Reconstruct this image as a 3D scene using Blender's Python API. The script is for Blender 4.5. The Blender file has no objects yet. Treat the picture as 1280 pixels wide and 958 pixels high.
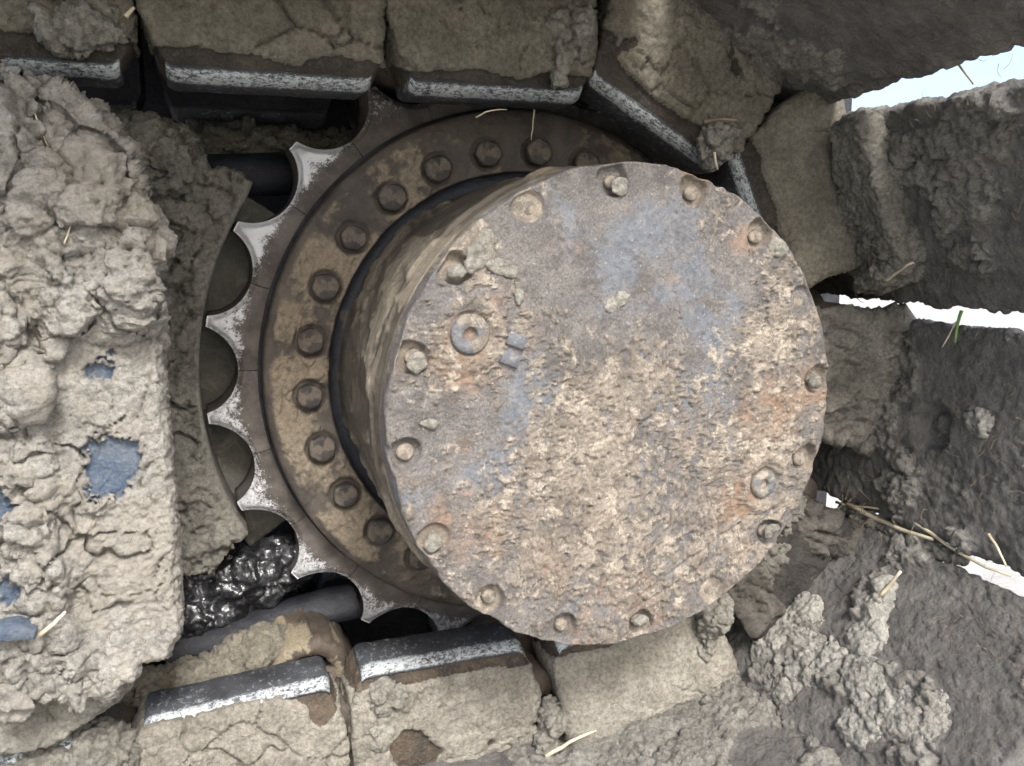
import bpy, bmesh, math, random
import numpy as np
from mathutils import Vector, Matrix

random.seed(7)
S = 0.25                      # metres per working unit (one unit = radius of the round cover)
R = math.radians
scene = bpy.context.scene
col = scene.collection

# ------------------------------------------------------------------ camera
CAM = np.array([-1.6519, -4.3469, 0.7484]); YAW, PITCH, FPX = R(20.041), R(-9.989), 1100.0
cam = bpy.data.cameras.new('camera'); camo = bpy.data.objects.new('camera', cam); col.objects.link(camo)
camo.location = tuple(CAM * S)
camo.rotation_euler = (R(90) + PITCH, 0, -YAW)
cam.sensor_width = 36.0; cam.lens = 36.0 * FPX / 1280.0; cam.clip_start = 0.01; cam.clip_end = 3000
scene.camera = camo

# ------------------------------------------------------------------ daylight: bright overcast sky
SUN_EL, SUN_AZ = R(46), R(180)          # azimuth clockwise from +Y
w = bpy.data.worlds.new('World'); scene.world = w; w.use_nodes = True
nt = w.node_tree; nt.nodes.clear()
sky = nt.nodes.new('ShaderNodeTexSky'); sky.sky_type = 'NISHITA'; sky.sun_disc = False
sky.sun_elevation = SUN_EL; sky.sun_rotation = SUN_AZ; sky.air_density = 1.0; sky.dust_density = 4.0; sky.ozone_density = 1.0
bgn = nt.nodes.new('ShaderNodeBackground'); bgn.inputs['Strength'].default_value = 0.12
wo = nt.nodes.new('ShaderNodeOutputWorld')
nt.links.new(sky.outputs[0], bgn.inputs[0]); nt.links.new(bgn.outputs[0], wo.inputs[0])
sun = bpy.data.lights.new('sun', 'SUN'); sun.energy = 1.5; sun.angle = R(14); sun.color = (0.97, 0.98, 1.0)
suno = bpy.data.objects.new('sun', sun); col.objects.link(suno)
sd = Vector((math.sin(SUN_AZ) * math.cos(SUN_EL), math.cos(SUN_AZ) * math.cos(SUN_EL), math.sin(SUN_EL)))
suno.rotation_euler = (-sd).to_track_quat('-Z', 'Y').to_euler()
vs = scene.view_settings
vs.view_transform = 'Standard'; vs.look = 'None'; vs.gamma = 1.0; vs.use_curve_mapping = False; vs.exposure = 1.68

# ------------------------------------------------------------------ pixel -> point helpers
_f = np.array([math.sin(YAW) * math.cos(PITCH), math.cos(YAW) * math.cos(PITCH), math.sin(PITCH)])
_r = np.array([math.cos(YAW), -math.sin(YAW), 0.0]); _u = np.cross(_r, _f)
def ray(px, py): return _f + (px - 640) / FPX * _r - (py - 479) / FPX * _u
def P(px, py, y):                      # point of the photograph on the upright plane at depth y
    d = ray(px, py); return CAM + (y - CAM[1]) / d[1] * d
def Q(px, py, n, dist):                # point of the photograph on a tilted plane
    d = ray(px, py); n = np.array(n, float); return CAM + (dist - n @ CAM) / (n @ d) * d

# ------------------------------------------------------------------ noise (vectorised)
def _hash(x, y, z, seed):
    h = (x.astype(np.uint32) * np.uint32(73856093)) ^ (y.astype(np.uint32) * np.uint32(19349663)) ^ (z.astype(np.uint32) * np.uint32(83492791)) ^ np.uint32((seed * 2654435761) & 0xffffffff)
    h ^= h >> np.uint32(15); h *= np.uint32(0x2c1b3c6d); h ^= h >> np.uint32(12); h *= np.uint32(0x297a2d39); h ^= h >> np.uint32(15)
    return h
def perlin(p, seed=0):
    p = np.asarray(p, np.float32) + np.float32(1000.37)
    i = np.floor(p).astype(np.int32); f = p - i; u = f * f * f * (f * (f * 6 - 15) + 10)
    out = 0
    for dx in (0, 1):
        wx = u[:, 0] if dx else 1 - u[:, 0]
        for dy in (0, 1):
            wy = wx * (u[:, 1] if dy else 1 - u[:, 1])
            for dz in (0, 1):
                h = _hash(i[:, 0] + dx, i[:, 1] + dy, i[:, 2] + dz, seed)
                g = ((h & np.uint32(1023)).astype(np.float32) / 511.5 - 1) * (f[:, 0] - dx)
                g += (((h >> np.uint32(10)) & np.uint32(1023)).astype(np.float32) / 511.5 - 1) * (f[:, 1] - dy)
                g += (((h >> np.uint32(20)) & np.uint32(1023)).astype(np.float32) / 511.5 - 1) * (f[:, 2] - dz)
                out = out + g * wy * (u[:, 2] if dz else 1 - u[:, 2])
    return out * 1.3
def fbm(p, scale, octv=4, gain=.5, seed=0):
    a, o, t = 1.0, 0, 0
    q = np.asarray(p, np.float32) * scale
    for k in range(octv):
        o = o + a * perlin(q, seed + k * 17); t += a; a *= gain; q = q * 2.03
    return o / t * 1.6
def worley(p, scale, seed=0):
    p = np.asarray(p, np.float32) * scale + np.float32(500.21)
    i = np.floor(p).astype(np.int32); f = p - i
    F1 = np.full(len(p), 9., np.float32); F2 = F1.copy()
    for dx in (-1, 0, 1):
        for dy in (-1, 0, 1):
            for dz in (-1, 0, 1):
                h = _hash(i[:, 0] + dx, i[:, 1] + dy, i[:, 2] + dz, seed)
                d = (dx + (h & np.uint32(1023)).astype(np.float32) / 1023 - f[:, 0]) ** 2
                d += (dy + ((h >> np.uint32(10)) & np.uint32(1023)).astype(np.float32) / 1023 - f[:, 1]) ** 2
                d += (dz + ((h >> np.uint32(20)) & np.uint32(1023)).astype(np.float32) / 1023 - f[:, 2]) ** 2
                F2 = np.minimum(F2, np.maximum(F1, d)); F1 = np.minimum(F1, d)
    return np.sqrt(F1), np.sqrt(F2)
def sstep(a, b, x):
    t = np.clip((x - a) / (b - a), 0, 1); return t * t * (3 - 2 * t)
def warp(p, scale, amt, seed=0):
    return p + amt * np.stack([fbm(p, scale, 2, .5, seed + 1), fbm(p, scale, 2, .5, seed + 2), fbm(p, scale, 2, .5, seed + 3)], 1)
def cracks(p, scale, width, seed=0, keep=0.0):
    q = warp(p, scale * 2.2, .13 / scale, seed)
    a, b = worley(q, scale, seed)
    wd = width * scale * (0.6 + 0.8 * np.clip(fbm(p, scale, 2, .5, seed + 9) + .5, 0, 1.5))
    c = 1 - sstep(0, 1, (b - a) / wd)
    return c * sstep(-.12 + keep, .12 + keep, fbm(p, scale * .8, 2, .5, seed + 5))
def clods(p, scale, seed=0):
    q = warp(p, scale * 1.5, .22 / scale, seed)
    a, b = worley(q, scale, seed)
    return (.55 - a) * 1.4
def chunks(p, scale, seed=0, crev=.12, tilt=1.3):
    # broken facets: every cell has its own level and slope, with a crevice between cells
    q = (warp(p, scale * 1.7, .12 / scale, seed) * scale + 300.3).astype(np.float32)
    i = np.floor(q).astype(np.int32); f = q - i
    F1 = np.full(len(q), 9., np.float32); F2 = F1.copy(); H = np.zeros(len(q), np.uint32); O = np.zeros((len(q), 3), np.float32)
    for dx in (-1, 0, 1):
        for dy in (-1, 0, 1):
            for dz in (-1, 0, 1):
                h = _hash(i[:, 0] + dx, i[:, 1] + dy, i[:, 2] + dz, seed)
                o = np.stack([f[:, 0] - dx - (h & np.uint32(1023)).astype(np.float32) / 1023, f[:, 1] - dy - ((h >> np.uint32(10)) & np.uint32(1023)).astype(np.float32) / 1023, f[:, 2] - dz - ((h >> np.uint32(20)) & np.uint32(1023)).astype(np.float32) / 1023], 1)
                d = (o * o).sum(1); near = d < F1
                F2 = np.minimum(F2, np.maximum(F1, d)); F1 = np.where(near, d, F1); H = np.where(near, h, H); O = np.where(near[:, None], o, O)
    g = _hash(H.astype(np.int32), (H >> np.uint32(3)).astype(np.int32), (H >> np.uint32(7)).astype(np.int32), seed + 3)
    t = np.stack([(g & np.uint32(255)).astype(np.float32) / 127.5 - 1, ((g >> np.uint32(8)) & np.uint32(255)).astype(np.float32) / 127.5 - 1, ((g >> np.uint32(16)) & np.uint32(255)).astype(np.float32) / 127.5 - 1], 1)
    lev = (g >> np.uint32(24)).astype(np.float32) / 255 - .5
    e = np.sqrt(F2) - np.sqrt(F1)
    return lev * .8 + tilt * (t * O).sum(1) * .7 - (1 - sstep(0, crev, e)) * .35 + .25 * (.5 - np.sqrt(F1))
def gauss(p, spots):
    o = np.zeros(len(p), np.float32)
    for c, r, a in spots:
        o += a * np.exp(-((p - np.asarray(c, np.float32)) ** 2).sum(1) / (r * r))
    return o

# ------------------------------------------------------------------ materials
def lin(c): return (c[0], c[1], c[2], 1.0)
class NT:
    def __init__(s, name):
        s.m = bpy.data.materials.new(name); s.m.use_nodes = True; s.t = s.m.node_tree; s.n = s.t.nodes
        s.b = s.n['Principled BSDF']
        tc = s.n.new('ShaderNodeTexCoord'); mp = s.n.new('ShaderNodeVectorMath'); mp.operation = 'SCALE'; mp.inputs['Scale'].default_value = 1 / S
        s.t.links.new(tc.outputs['Object'], mp.inputs[0])
        oi = s.n.new('ShaderNodeObjectInfo'); ad = s.n.new('ShaderNodeVectorMath'); ad.operation = 'MULTIPLY_ADD'
        s.t.links.new(oi.outputs['Random'], ad.inputs[0]); ad.inputs[1].default_value = (13.1, 7.7, 9.3)
        s.t.links.new(mp.outputs[0], ad.inputs[2]); s.co = ad.outputs[0]
    def link(s, a, b): s.t.links.new(a, b)
    def noise(s, scale, detail=6, rough=.6, dist=0.0, stretch=None):
        n = s.n.new('ShaderNodeTexNoise'); n.inputs['Scale'].default_value = scale; n.inputs['Detail'].default_value = detail
        n.inputs['Roughness'].default_value = rough; n.inputs['Distortion'].default_value = dist
        c = s.co
        if stretch:
            v = s.n.new('ShaderNodeVectorMath'); v.operation = 'MULTIPLY'; v.inputs[1].default_value = stretch; s.link(c, v.inputs[0]); c = v.outputs[0]
        s.link(c, n.inputs['Vector']); return n.outputs['Fac']
    def voro(s, scale, feat='F1'):
        n = s.n.new('ShaderNodeTexVoronoi'); n.feature = feat; n.inputs['Scale'].default_value = scale; s.link(s.co, n.inputs['Vector']); return n.outputs['Distance']
    def ramp(s, x, a, b, lo=0.0, hi=1.0):
        n = s.n.new('ShaderNodeMapRange'); n.interpolation_type = 'SMOOTHSTEP'; n.clamp = True
        for k, v in zip(('From Min', 'From Max', 'To Min', 'To Max'), (a, b, lo, hi)): n.inputs[k].default_value = v
        s.link(x, n.inputs['Value']); return n.outputs[0]
    def mix(s, fac, a, b, mode='MIX'):
        n = s.n.new('ShaderNodeMix'); n.data_type = 'RGBA'; n.blend_type = mode
        for sock, v in ((n.inputs[0], fac), (n.inputs[6], a), (n.inputs[7], b)):
            if isinstance(v, (int, float)): sock.default_value = v
            elif isinstance(v, tuple): sock.default_value = lin(v)
            else: s.link(v, sock)
        return n.outputs[2]
    def mth(s, op, a, b=0.0):
        n = s.n.new('ShaderNodeMath'); n.operation = op
        for sock, v in ((n.inputs[0], a), (n.inputs[1], b)):
            if isinstance(v, (int, float)): sock.default_value = v
            else: s.link(v, sock)
        return n.outputs[0]
    def attr(s, name):
        n = s.n.new('ShaderNodeAttribute'); n.attribute_name = name; return n.outputs['Fac']
    def bump(s, h, strength, dist, prev=None):
        n = s.n.new('ShaderNodeBump'); n.inputs['Strength'].default_value = strength; n.inputs['Distance'].default_value = dist * S
        s.link(h, n.inputs['Height'])
        if prev is not None: s.link(prev, n.inputs['Normal'])
        return n.outputs[0]
    def done(s, color=None, rough=None, metal=None, normal=None, spec=None):
        for k, v in (('Base Color', color), ('Roughness', rough), ('Metallic', metal), ('Normal', normal), ('Specular IOR Level', spec)):
            if v is None: continue
            if isinstance(v, (int, float)): s.b.inputs[k].default_value = v
            elif isinstance(v, tuple): s.b.inputs[k].default_value = lin(v)
            else: s.link(v, s.b.inputs[k])
        return s.m

def grey(c, k=.16):
    l = .3 * c[0] + .59 * c[1] + .11 * c[2]; return tuple(x * (1 - k) + l * k for x in c)
def mud_material(name, mudA, mudB, under, underB, damp=(.11, .10, .075), dampamt=.5, urough=.75, grain=1.0, tint=None, edge_=(.35, .6)):
    mudA, mudB, damp = grey(mudA), grey(mudB), grey(damp)
    s = NT(name); m = s.attr('mud')
    big = s.noise(1.3, 5, .55, .6); mid = s.noise(7, 8, .65); fine = s.noise(45, 6, .7); grit = s.noise(140, 4, .75)
    c = s.mix(s.ramp(mid, .35, .68), mudA, mudB)
    c = s.mix(s.mth('MULTIPLY', s.ramp(big, .5, .7), dampamt), c, damp)
    c = s.mix(s.ramp(fine, .34, .62, .75, 0), c, s.mix(.62, c, (.05, .043, .034)))
    c = s.mix(s.ramp(grit, .30, .46, .7, 0), c, s.mix(.75, c, (.03, .026, .02)))
    c = s.mix(s.ramp(grit, .60, .78, 0, .45), c, (min(mudB[0] * 1.35, .8), min(mudB[1] * 1.35, .8), min(mudB[2] * 1.35, .8)))
    if tint: c = s.mix(s.ramp(s.noise(2.4, 6, .7, .8), .46, .62, 0, .6), c, tint)
    u = s.mix(s.ramp(mid, .38, .65), under, underB)
    u = s.mix(s.ramp(grit, .52, .75, 0, .5), u, mudA)
    u = s.mix(s.ramp(fine, .5, .72, 0, .35), u, mudA)
    edge = s.mth('ADD', m, s.mth('MULTIPLY', s.mth('SUBTRACT', fine, .5), .7))
    k = s.ramp(edge, *edge_)
    cc = s.mix(k, u, c)
    n = s.bump(s.noise(22, 10, .75), .75 * grain, .04)
    n = s.bump(s.voro(55), .4 * grain, .016, n)
    n = s.bump(grit, .8 * grain, .010, n)
    return s.done(cc, s.mix(k, (urough,) * 3, (.93,) * 3), 0.0, n, .25)

M = {}
M['link'] = mud_material('mud_on_track_link', (.205, .185, .135), (.30, .275, .205), (.045, .039, .033), (.078, .066, .052), dampamt=.35)
M['bottom'] = mud_material('sky_lit_mud_on_lower_link', (.31, .285, .225), (.45, .415, .335), (.06, .05, .042), (.13, .10, .07), dampamt=.3)  # link mud repeated paler, extra sky light put into the colour
M['frame'] = mud_material('dry_mud_on_blue_paint', (.36, .342, .295), (.46, .44, .385), (.075, .112, .165), (.135, .165, .205), damp=(.24, .228, .20), dampamt=.5, urough=.45, tint=(.35, .32, .265), edge_=(.05, .85))
M['packed'] = mud_material('packed_grey_mud', (.215, .203, .165), (.31, .293, .24), (.07, .065, .05), (.12, .11, .085), dampamt=.4)
M['shoe'] = mud_material('dark_soil_on_shoe', (.235, .222, .188), (.34, .323, .275), (.112, .107, .099), (.178, .170, .155), damp=(.155, .147, .13), dampamt=.55)
M['soil'] = mud_material('shade_darkened_soil', (.10, .092, .076), (.16, .148, .122), (.035, .032, .028), (.06, .055, .048), dampamt=.5)  # mud darkened in colour for the shaded hollow beside the drum
M['pale'] = mud_material('pale_dry_clod', (.37, .355, .30), (.50, .48, .41), (.2, .18, .14), (.25, .23, .18), dampamt=.25)
M['clod'] = mud_material('crumbly_clod', (.28, .265, .215), (.40, .38, .315), (.18, .16, .12), (.2, .18, .13), dampamt=.35)

def m_scraped():
    s = NT('scraped_smooth_mud'); a = s.noise(2.5, 4, .5); b = s.noise(30, 8, .7)
    c = s.mix(s.ramp(a, .35, .65), (.075, .073, .062), (.115, .112, .095)); c = s.mix(s.ramp(b, .4, .7, 0, .4), c, (.15, .145, .12))
    c = s.mix(s.ramp(s.noise(9, 8, .75, 1.0), .48, .66, 0, .55), c, (.20, .19, .155)); return s.done(c, .75, 0, s.bump(s.noise(14, 9, .75), .6, .03, s.bump(b, .6, .012)), .3)
M['scraped'] = m_scraped()

def m_cover():
    s = NT('weathered_cover_paint_rust_mud'); m = s.attr('mud'); r = s.attr('rust'); pt = s.attr('paint')
    mid = s.noise(9, 8, .7); fine = s.noise(38, 8, .75); grit = s.noise(110, 5, .8); sp = s.noise(70, 3, .6)
    base = s.mix(s.ramp(mid, .35, .65), (.118, .110, .102), (.212, .199, .183))
    base = s.mix(s.ramp(grit, .35, .62, .65, 0), base, (.055, .047, .042))
    blue = s.mix(s.ramp(fine, .35, .65), (.108, .126, .15), (.178, .197, .22))
    base = s.mix(s.mth('MULTIPLY', s.ramp(s.mth('ADD', pt, s.mth('MULTIPLY', s.mth('SUBTRACT', fine, .5), 1.0)), .36, .70), .7), base, blue)
    rust = s.mix(s.ramp(fine, .35, .65), (.19, .115, .07), (.33, .22, .14))
    rr = s.ramp(s.mth('ADD', r, s.mth('MULTIPLY', s.mth('SUBTRACT', fine, .5), 1.1)), .33, .80, 0, .65)
    base = s.mix(rr, base, rust)
    blot = s.noise(6, 9, .78, .3); blot2 = s.noise(11, 9, .8, .5)
    base = s.mix(s.ramp(blot2, .52, .66, 0, .55), base, (.26, .245, .225))
    mud = s.mix(s.ramp(blot, .42, .60), (.155, .132, .105), (.275, .238, .188))
    mud = s.mix(s.ramp(blot2, .50, .62, 0, .85), mud, (.44, .392, .312))
    mud = s.mix(s.ramp(grit, .34, .5, .6, 0), mud, (.075, .060, .048))
    mk = s.ramp(s.mth('ADD', m, s.mth('ADD', s.mth('MULTIPLY', s.mth('SUBTRACT', fine, .5), 1.2), s.mth('MULTIPLY', s.mth('SUBTRACT', blot2, .5), 1.6))), .30, .75, 0, .92)
    c = s.mix(mk, base, mud)
    c = s.mix(s.ramp(sp, .63, .72, 0, .5), c, (.48, .43, .36))
    n = s.bump(fine, .55, .02); n = s.bump(s.noise(24, 10, .8), .4, .025, n); n = s.bump(grit, .6, .009, n)
    return s.done(c, s.ramp(mid, .3, .7, .6, .85), 0.0, n, .3)
M['cover'] = m_cover()

def m_grime(name, a, b, mudc, rough=.6, bump=1.0, metal=0.0, soft=(.38, .62)):
    s = NT(name); m = s.attr('mud')
    mid = s.noise(6, 8, .65, .4); fine = s.noise(40, 8, .72); grit = s.noise(130, 4, .75)
    c = s.mix(s.ramp(mid, .35, .65), a, b)
    c = s.mix(s.ramp(grit, .58, .75, 0, .5), c, mudc)
    md = s.mix(s.ramp(fine, .35, .65), mudc, tuple(min(.8, x * 1.45) for x in mudc))
    md = s.mix(s.ramp(grit, .35, .5, .5, 0), md, tuple(x * .35 for x in mudc))
    k = s.ramp(s.mth('ADD', m, s.mth('MULTIPLY', s.mth('SUBTRACT', fine, .5), .9)), *soft)
    c = s.mix(k, c, md)
    n = s.bump(s.noise(18, 10, .7), .4 * bump, .03); n = s.bump(fine, .4 * bump, .012, n); n = s.bump(grit, .4 * bump, .006, n)
    return s.done(c, s.mix(k, (rough,) * 3, (.9,) * 3), metal, n, .35)
M['drum'] = m_grime('grimy_drum_side', (.075, .063, .048), (.13, .112, .085), (.17, .145, .108), .65, soft=(.15, .95))
M['flange'] = m_grime('grimy_flange', (.046, .040, .034), (.088, .074, .059), (.17, .142, .104), .55, soft=(.1, 1.0))
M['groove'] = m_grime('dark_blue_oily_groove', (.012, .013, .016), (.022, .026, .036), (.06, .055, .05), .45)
M['bolt'] = m_grime('dark_bolt_steel', (.026, .023, .022), (.05, .044, .04), (.10, .085, .067), .5)
M['coverbolt'] = m_grime('muddy_bolt_head', (.10, .088, .072), (.155, .135, .108), (.19, .165, .13), .85)
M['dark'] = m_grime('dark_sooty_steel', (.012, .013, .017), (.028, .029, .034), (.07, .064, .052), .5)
M['pin'] = m_grime('brown_pin_steel', (.045, .037, .03), (.09, .07, .052), (.17, .145, .10), .55)

def m_wear(name, dark, bright, attr='wear_tone', thr=(.35, .6), streak=False):
    s = NT(name); wv = s.attr(attr)
    fine = s.noise(36, 8, .8); grit = s.noise(110, 3, .8); mid = s.noise(7, 6, .6)
    k = s.ramp(s.mth('ADD', wv, s.mth('ADD', s.mth('MULTIPLY', s.mth('SUBTRACT', fine, .5), 2.2), s.mth('MULTIPLY', s.mth('SUBTRACT', grit, .5), 1.2))), *thr)
    if streak:
        cx = s.n.new('ShaderNodeCombineXYZ'); s.link(s.attr('along'), cx.inputs[0]); s.link(s.attr('across'), cx.inputs[1])
        sn = s.n.new('ShaderNodeTexNoise'); sn.inputs['Scale'].default_value = 1.0; sn.inputs['Detail'].default_value = 6; sn.inputs['Roughness'].default_value = .7; s.link(cx.outputs[0], sn.inputs['Vector'])
        k = s.ramp(s.mth('ADD', wv, s.mth('ADD', s.mth('MULTIPLY', s.mth('SUBTRACT', fine, .5), 1.3), s.mth('ADD', s.mth('MULTIPLY', s.mth('SUBTRACT', grit, .5), .9), s.mth('MULTIPLY', s.mth('SUBTRACT', sn.outputs['Fac'], .5), 1.7)))), *thr)
    d = s.mix(s.ramp(mid, .35, .65), dark, tuple(x * 2.0 for x in dark))
    d = s.mix(s.ramp(grit, .6, .75, 0, .5), d, (.2, .18, .15))
    c = s.mix(k, d, bright)
    n = s.bump(fine, .45, .012); n = s.bump(grit, .5, .006, n)
    return s.done(c, s.ramp(k, 0, 1, .65, .5), s.ramp(k, 0, 1, 0.0, .6), n, .4)
M['tooth'] = m_wear('worn_sprocket_steel', (.062, .054, .047), (.60, .61, .62), thr=(.3, .72))
M['rail'] = m_wear('polished_rail_steel', (.03, .032, .036), (.40, .43, .43), thr=(.36, .80), streak=True)

def m_grease():
    s = NT('black_wet_grease_mud'); a = s.noise(14, 8, .7); b = s.noise(60, 6, .7)
    c = s.mix(s.ramp(a, .45, .65), (.010, .010, .011), (.035, .036, .04))
    return s.done(c, s.ramp(b, .3, .7, .22, .45), 0, s.bump(s.noise(10, 3, .5), .5, .05), .7)
M['grease'] = m_grease()
def m_straw(name, a, b):
    s = NT(name); n = s.noise(9, 5, .6); return s.done(s.mix(s.ramp(n, .35, .65), a, b), .7, 0, s.bump(s.noise(60, 3), .3, .004), .3)
M['straw'] = m_straw('dry_straw', (.36, .31, .21), (.56, .50, .37))
M['root'] = m_straw('brown_root', (.13, .10, .065), (.24, .19, .12))
M['grass'] = m_straw('grass_green', (.10, .20, .05), (.22, .34, .10))
def m_ground():
    s = NT('pale_dry_ground'); n = s.noise(1.5, 8, .65); return s.done(s.mix(s.ramp(n, .35, .65), (.36, .345, .315), (.46, .445, .41)), .9, 0, s.bump(s.noise(8, 8, .7), .5, .1), .2)
M['ground'] = m_ground()

# ------------------------------------------------------------------ object helpers
ORG = {}
def thing(name, label, cat, org, group=None):
    o = bpy.data.objects.new(name, None); col.objects.link(o); o.empty_display_size = .02
    o.location = tuple(np.array(org) * S); ORG[o] = np.array(org, float)
    o['label'] = label; o['category'] = cat
    if group: o['group'] = group
    return o
def origin_of(p):
    while p is not None:
        if p in ORG: return ORG[p]
        p = p.parent
    return np.zeros(3)
def link_mesh(name, me, mat, parent=None, org=None):
    me.materials.clear(); me.materials.append(M[mat])
    o = bpy.data.objects.new(name, me); col.objects.link(o)
    if parent is not None: o.parent = parent
    elif org is not None: o.location = tuple(np.array(org) * S); ORG[o] = np.array(org, float)
    return o
def tag(o, label, cat, group=None):
    o['label'] = label; o['category'] = cat
    if group: o['group'] = group
    return o
def build(name, V, F, mat, parent=None, org=None, attrs=None, smooth=True):
    base = origin_of(parent) if parent is not None else (np.array(org, float) if org is not None else np.zeros(3))
    V = (np.asarray(V, float) - base) * S
    me = bpy.data.meshes.new(name)
    if isinstance(F, np.ndarray):
        me.vertices.add(len(V)); me.vertices.foreach_set('co', V.astype(np.float32).ravel())
        k = F.shape[1]; me.loops.add(F.size); me.loops.foreach_set('vertex_index', F.astype(np.int32).ravel())
        me.polygons.add(len(F)); me.polygons.foreach_set('loop_start', np.arange(0, F.size, k, dtype=np.int32))
        me.update(calc_edges=True); me.validate()
    else:
        me.from_pydata(V.tolist(), [], F); me.update()
    me.polygons.foreach_set('use_smooth', np.full(len(me.polygons), smooth))
    for an, av in (attrs or {}).items():
        a = me.attributes.new(an, 'FLOAT', 'POINT'); a.data.foreach_set('value', np.asarray(av, np.float32))
    return link_mesh(name, me, mat, parent, org)

def prism(outline, T, c0, c1, bevel=0.0):
    """outline [(a,b)], T maps (a,b,c) arrays -> world; extruded from c0 to c1; returns (verts, faces)"""
    n = len(outline); a = np.array(outline, float)
    if bevel:
        ctr = a.mean(0)
        sm = []
        for i in range(n):
            e1 = a[i] - a[i - 1]; e2 = a[(i + 1) % n] - a[i]
            n1 = np.array([e1[1], -e1[0]]) / (np.linalg.norm(e1) + 1e-9); n2 = np.array([e2[1], -e2[0]]) / (np.linalg.norm(e2) + 1e-9)
            v = n1 + n2; v = v / (max(v @ v, .3)) * 2 / 2
            sm.append(v * bevel)
        sm = np.array(sm)
        area = sum(a[i - 1][0] * a[i][1] - a[i][0] * a[i - 1][1] for i in range(n))
        ins = a - sm if area > 0 else a + sm
        rings = [(ins, c0), (a, c0 + bevel * np.sign(c1 - c0)), (a, c1 - bevel * np.sign(c1 - c0)), (ins, c1)]
    else:
        rings = [(a, c0), (a, c1)]
    V = np.concatenate([T(r[:, 0], r[:, 1], np.full(n, c)) for r, c in rings])
    F = [tuple(range(n - 1, -1, -1))]
    for k in range(len(rings) - 1):
        for i in range(n):
            j = (i + 1) % n; F.append((k * n + i, k * n + j, (k + 1) * n + j, (k + 1) * n + i))
    F.append(tuple(range((len(rings) - 1) * n, len(rings) * n)))
    return V, F
def fixn(me):
    bm = bmesh.new(); bm.from_mesh(me); bmesh.ops.recalc_face_normals(bm, faces=bm.faces); bm.to_mesh(me); bm.free()
def remesh(shapes, voxel, smooth=0):
    """list of (verts, faces) -> one dense watertight surface"""
    bm = bmesh.new()
    for V, F in shapes:
        vs_ = [bm.verts.new(v) for v in V]
        for f in F:
            try: bm.faces.new([vs_[i] for i in f])
            except ValueError: pass
    bmesh.ops.recalc_face_normals(bm, faces=bm.faces)
    me = bpy.data.meshes.new('tmp'); bm.to_mesh(me); bm.free()
    o = bpy.data.objects.new('tmp', me); col.objects.link(o)
    md = o.modifiers.new('r', 'REMESH'); md.mode = 'VOXEL'; md.voxel_size = voxel; md.adaptivity = 0
    if smooth:
        sm = o.modifiers.new('s', 'SMOOTH'); sm.iterations = smooth; sm.factor = .5
    dg = bpy.context.evaluated_depsgraph_get(); dg.update()
    ev = o.evaluated_get(dg); em = bpy.data.meshes.new_from_object(ev)
    n = len(em.vertices); V = np.empty(n * 3, np.float32); em.vertices.foreach_get('co', V); V = V.reshape(-1, 3)
    N = np.empty(n * 3, np.float32); em.vertices.foreach_get('normal', N); N = N.reshape(-1, 3)
    F = np.empty(len(em.loops), np.int32); em.loops.foreach_get('vertex_index', F); F = F.reshape(-1, 4)
    bpy.data.objects.remove(o); bpy.data.meshes.remove(me); bpy.data.meshes.remove(em)
    return V, N, F
def muddy(name, shapes, voxel, fn, mat, parent=None, org=None, smooth=0):
    V, N, F = remesh(shapes, voxel, smooth)
    r = fn(V, N); d, at = r if isinstance(r, tuple) else (r, {})
    d = np.asarray(d)
    V = V + (N * d[:, None] if d.ndim == 1 else d)
    return build(name, V, F, mat, parent, org, at)
def sphere(c, rad, seg=16):
    V, F = [], []
    rad = np.array(rad) if np.ndim(rad) else np.array([rad] * 3)
    for i in range(seg // 2 + 1):
        th = math.pi * i / (seg // 2)
        for j in range(seg):
            ph = 2 * math.pi * j / seg
            V.append(np.array(c) + rad * np.array([math.sin(th) * math.cos(ph), math.sin(th) * math.sin(ph), math.cos(th)]))
    for i in range(seg // 2):
        for j in range(seg): F.append((i * seg + j, i * seg + (j + 1) % seg, (i + 1) * seg + (j + 1) % seg, (i + 1) * seg + j))
    bm = bmesh.new(); vs_ = [bm.verts.new(v) for v in V]
    for f in F:
        try: bm.faces.new([vs_[k] for k in f])
        except ValueError: pass
    bmesh.ops.remove_doubles(bm, verts=bm.verts, dist=1e-5)
    bm.verts.index_update(); V = np.array([v.co[:] for v in bm.verts]); F = [tuple(v.index for v in f.verts) for f in bm.faces]; bm.free()
    return V, F
def lathe(prof, n, centre=(0, 0), a0=0, a1=2 * math.pi):
    """prof [(r, y)] turned about the Y axis through centre (x, z)"""
    full = abs(a1 - a0 - 2 * math.pi) < 1e-6
    m = n if full else n + 1
    ang = a0 + (a1 - a0) * np.arange(m) / n
    V = np.concatenate([np.stack([centre[0] + r * np.cos(ang), np.full(m, y), centre[1] + r * np.sin(ang)], 1) for r, y in prof])
    F = []
    for k in range(len(prof) - 1):
        for i in range(n):
            j = (i + 1) % m; F.append((k * m + i, k * m + j, (k + 1) * m + j, (k + 1) * m + i))
    return V, np.array(F)
def xzT(a, b, c): return np.stack([a, c, b], 1)          # outline in (x, z), extruded along y
def pixout(pts, y): return [tuple(P(px, py, y)[[0, 2]]) for px, py in pts]

# ------------------------------------------------------------------ ground far below the track
gv = [(-400, -400, -2.32), (400, -400, -2.32), (400, 400, -2.32), (-400, 400, -2.32)]
g = build('ground', np.array(gv) * 4, [(0, 1, 2, 3)], 'ground'); g.location.z = (-2.32 + 4 * 2.32) * S; g['kind'] = 'structure'

# ------------------------------------------------------------------ final drive: cover, drum, flange ring, sprocket
DISC_Y = -1.2008
drive = thing('final_drive', 'rusty round drum with bolted cover and toothed sprocket in the middle of the track', 'final drive', (0, 0, -1.0))

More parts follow.
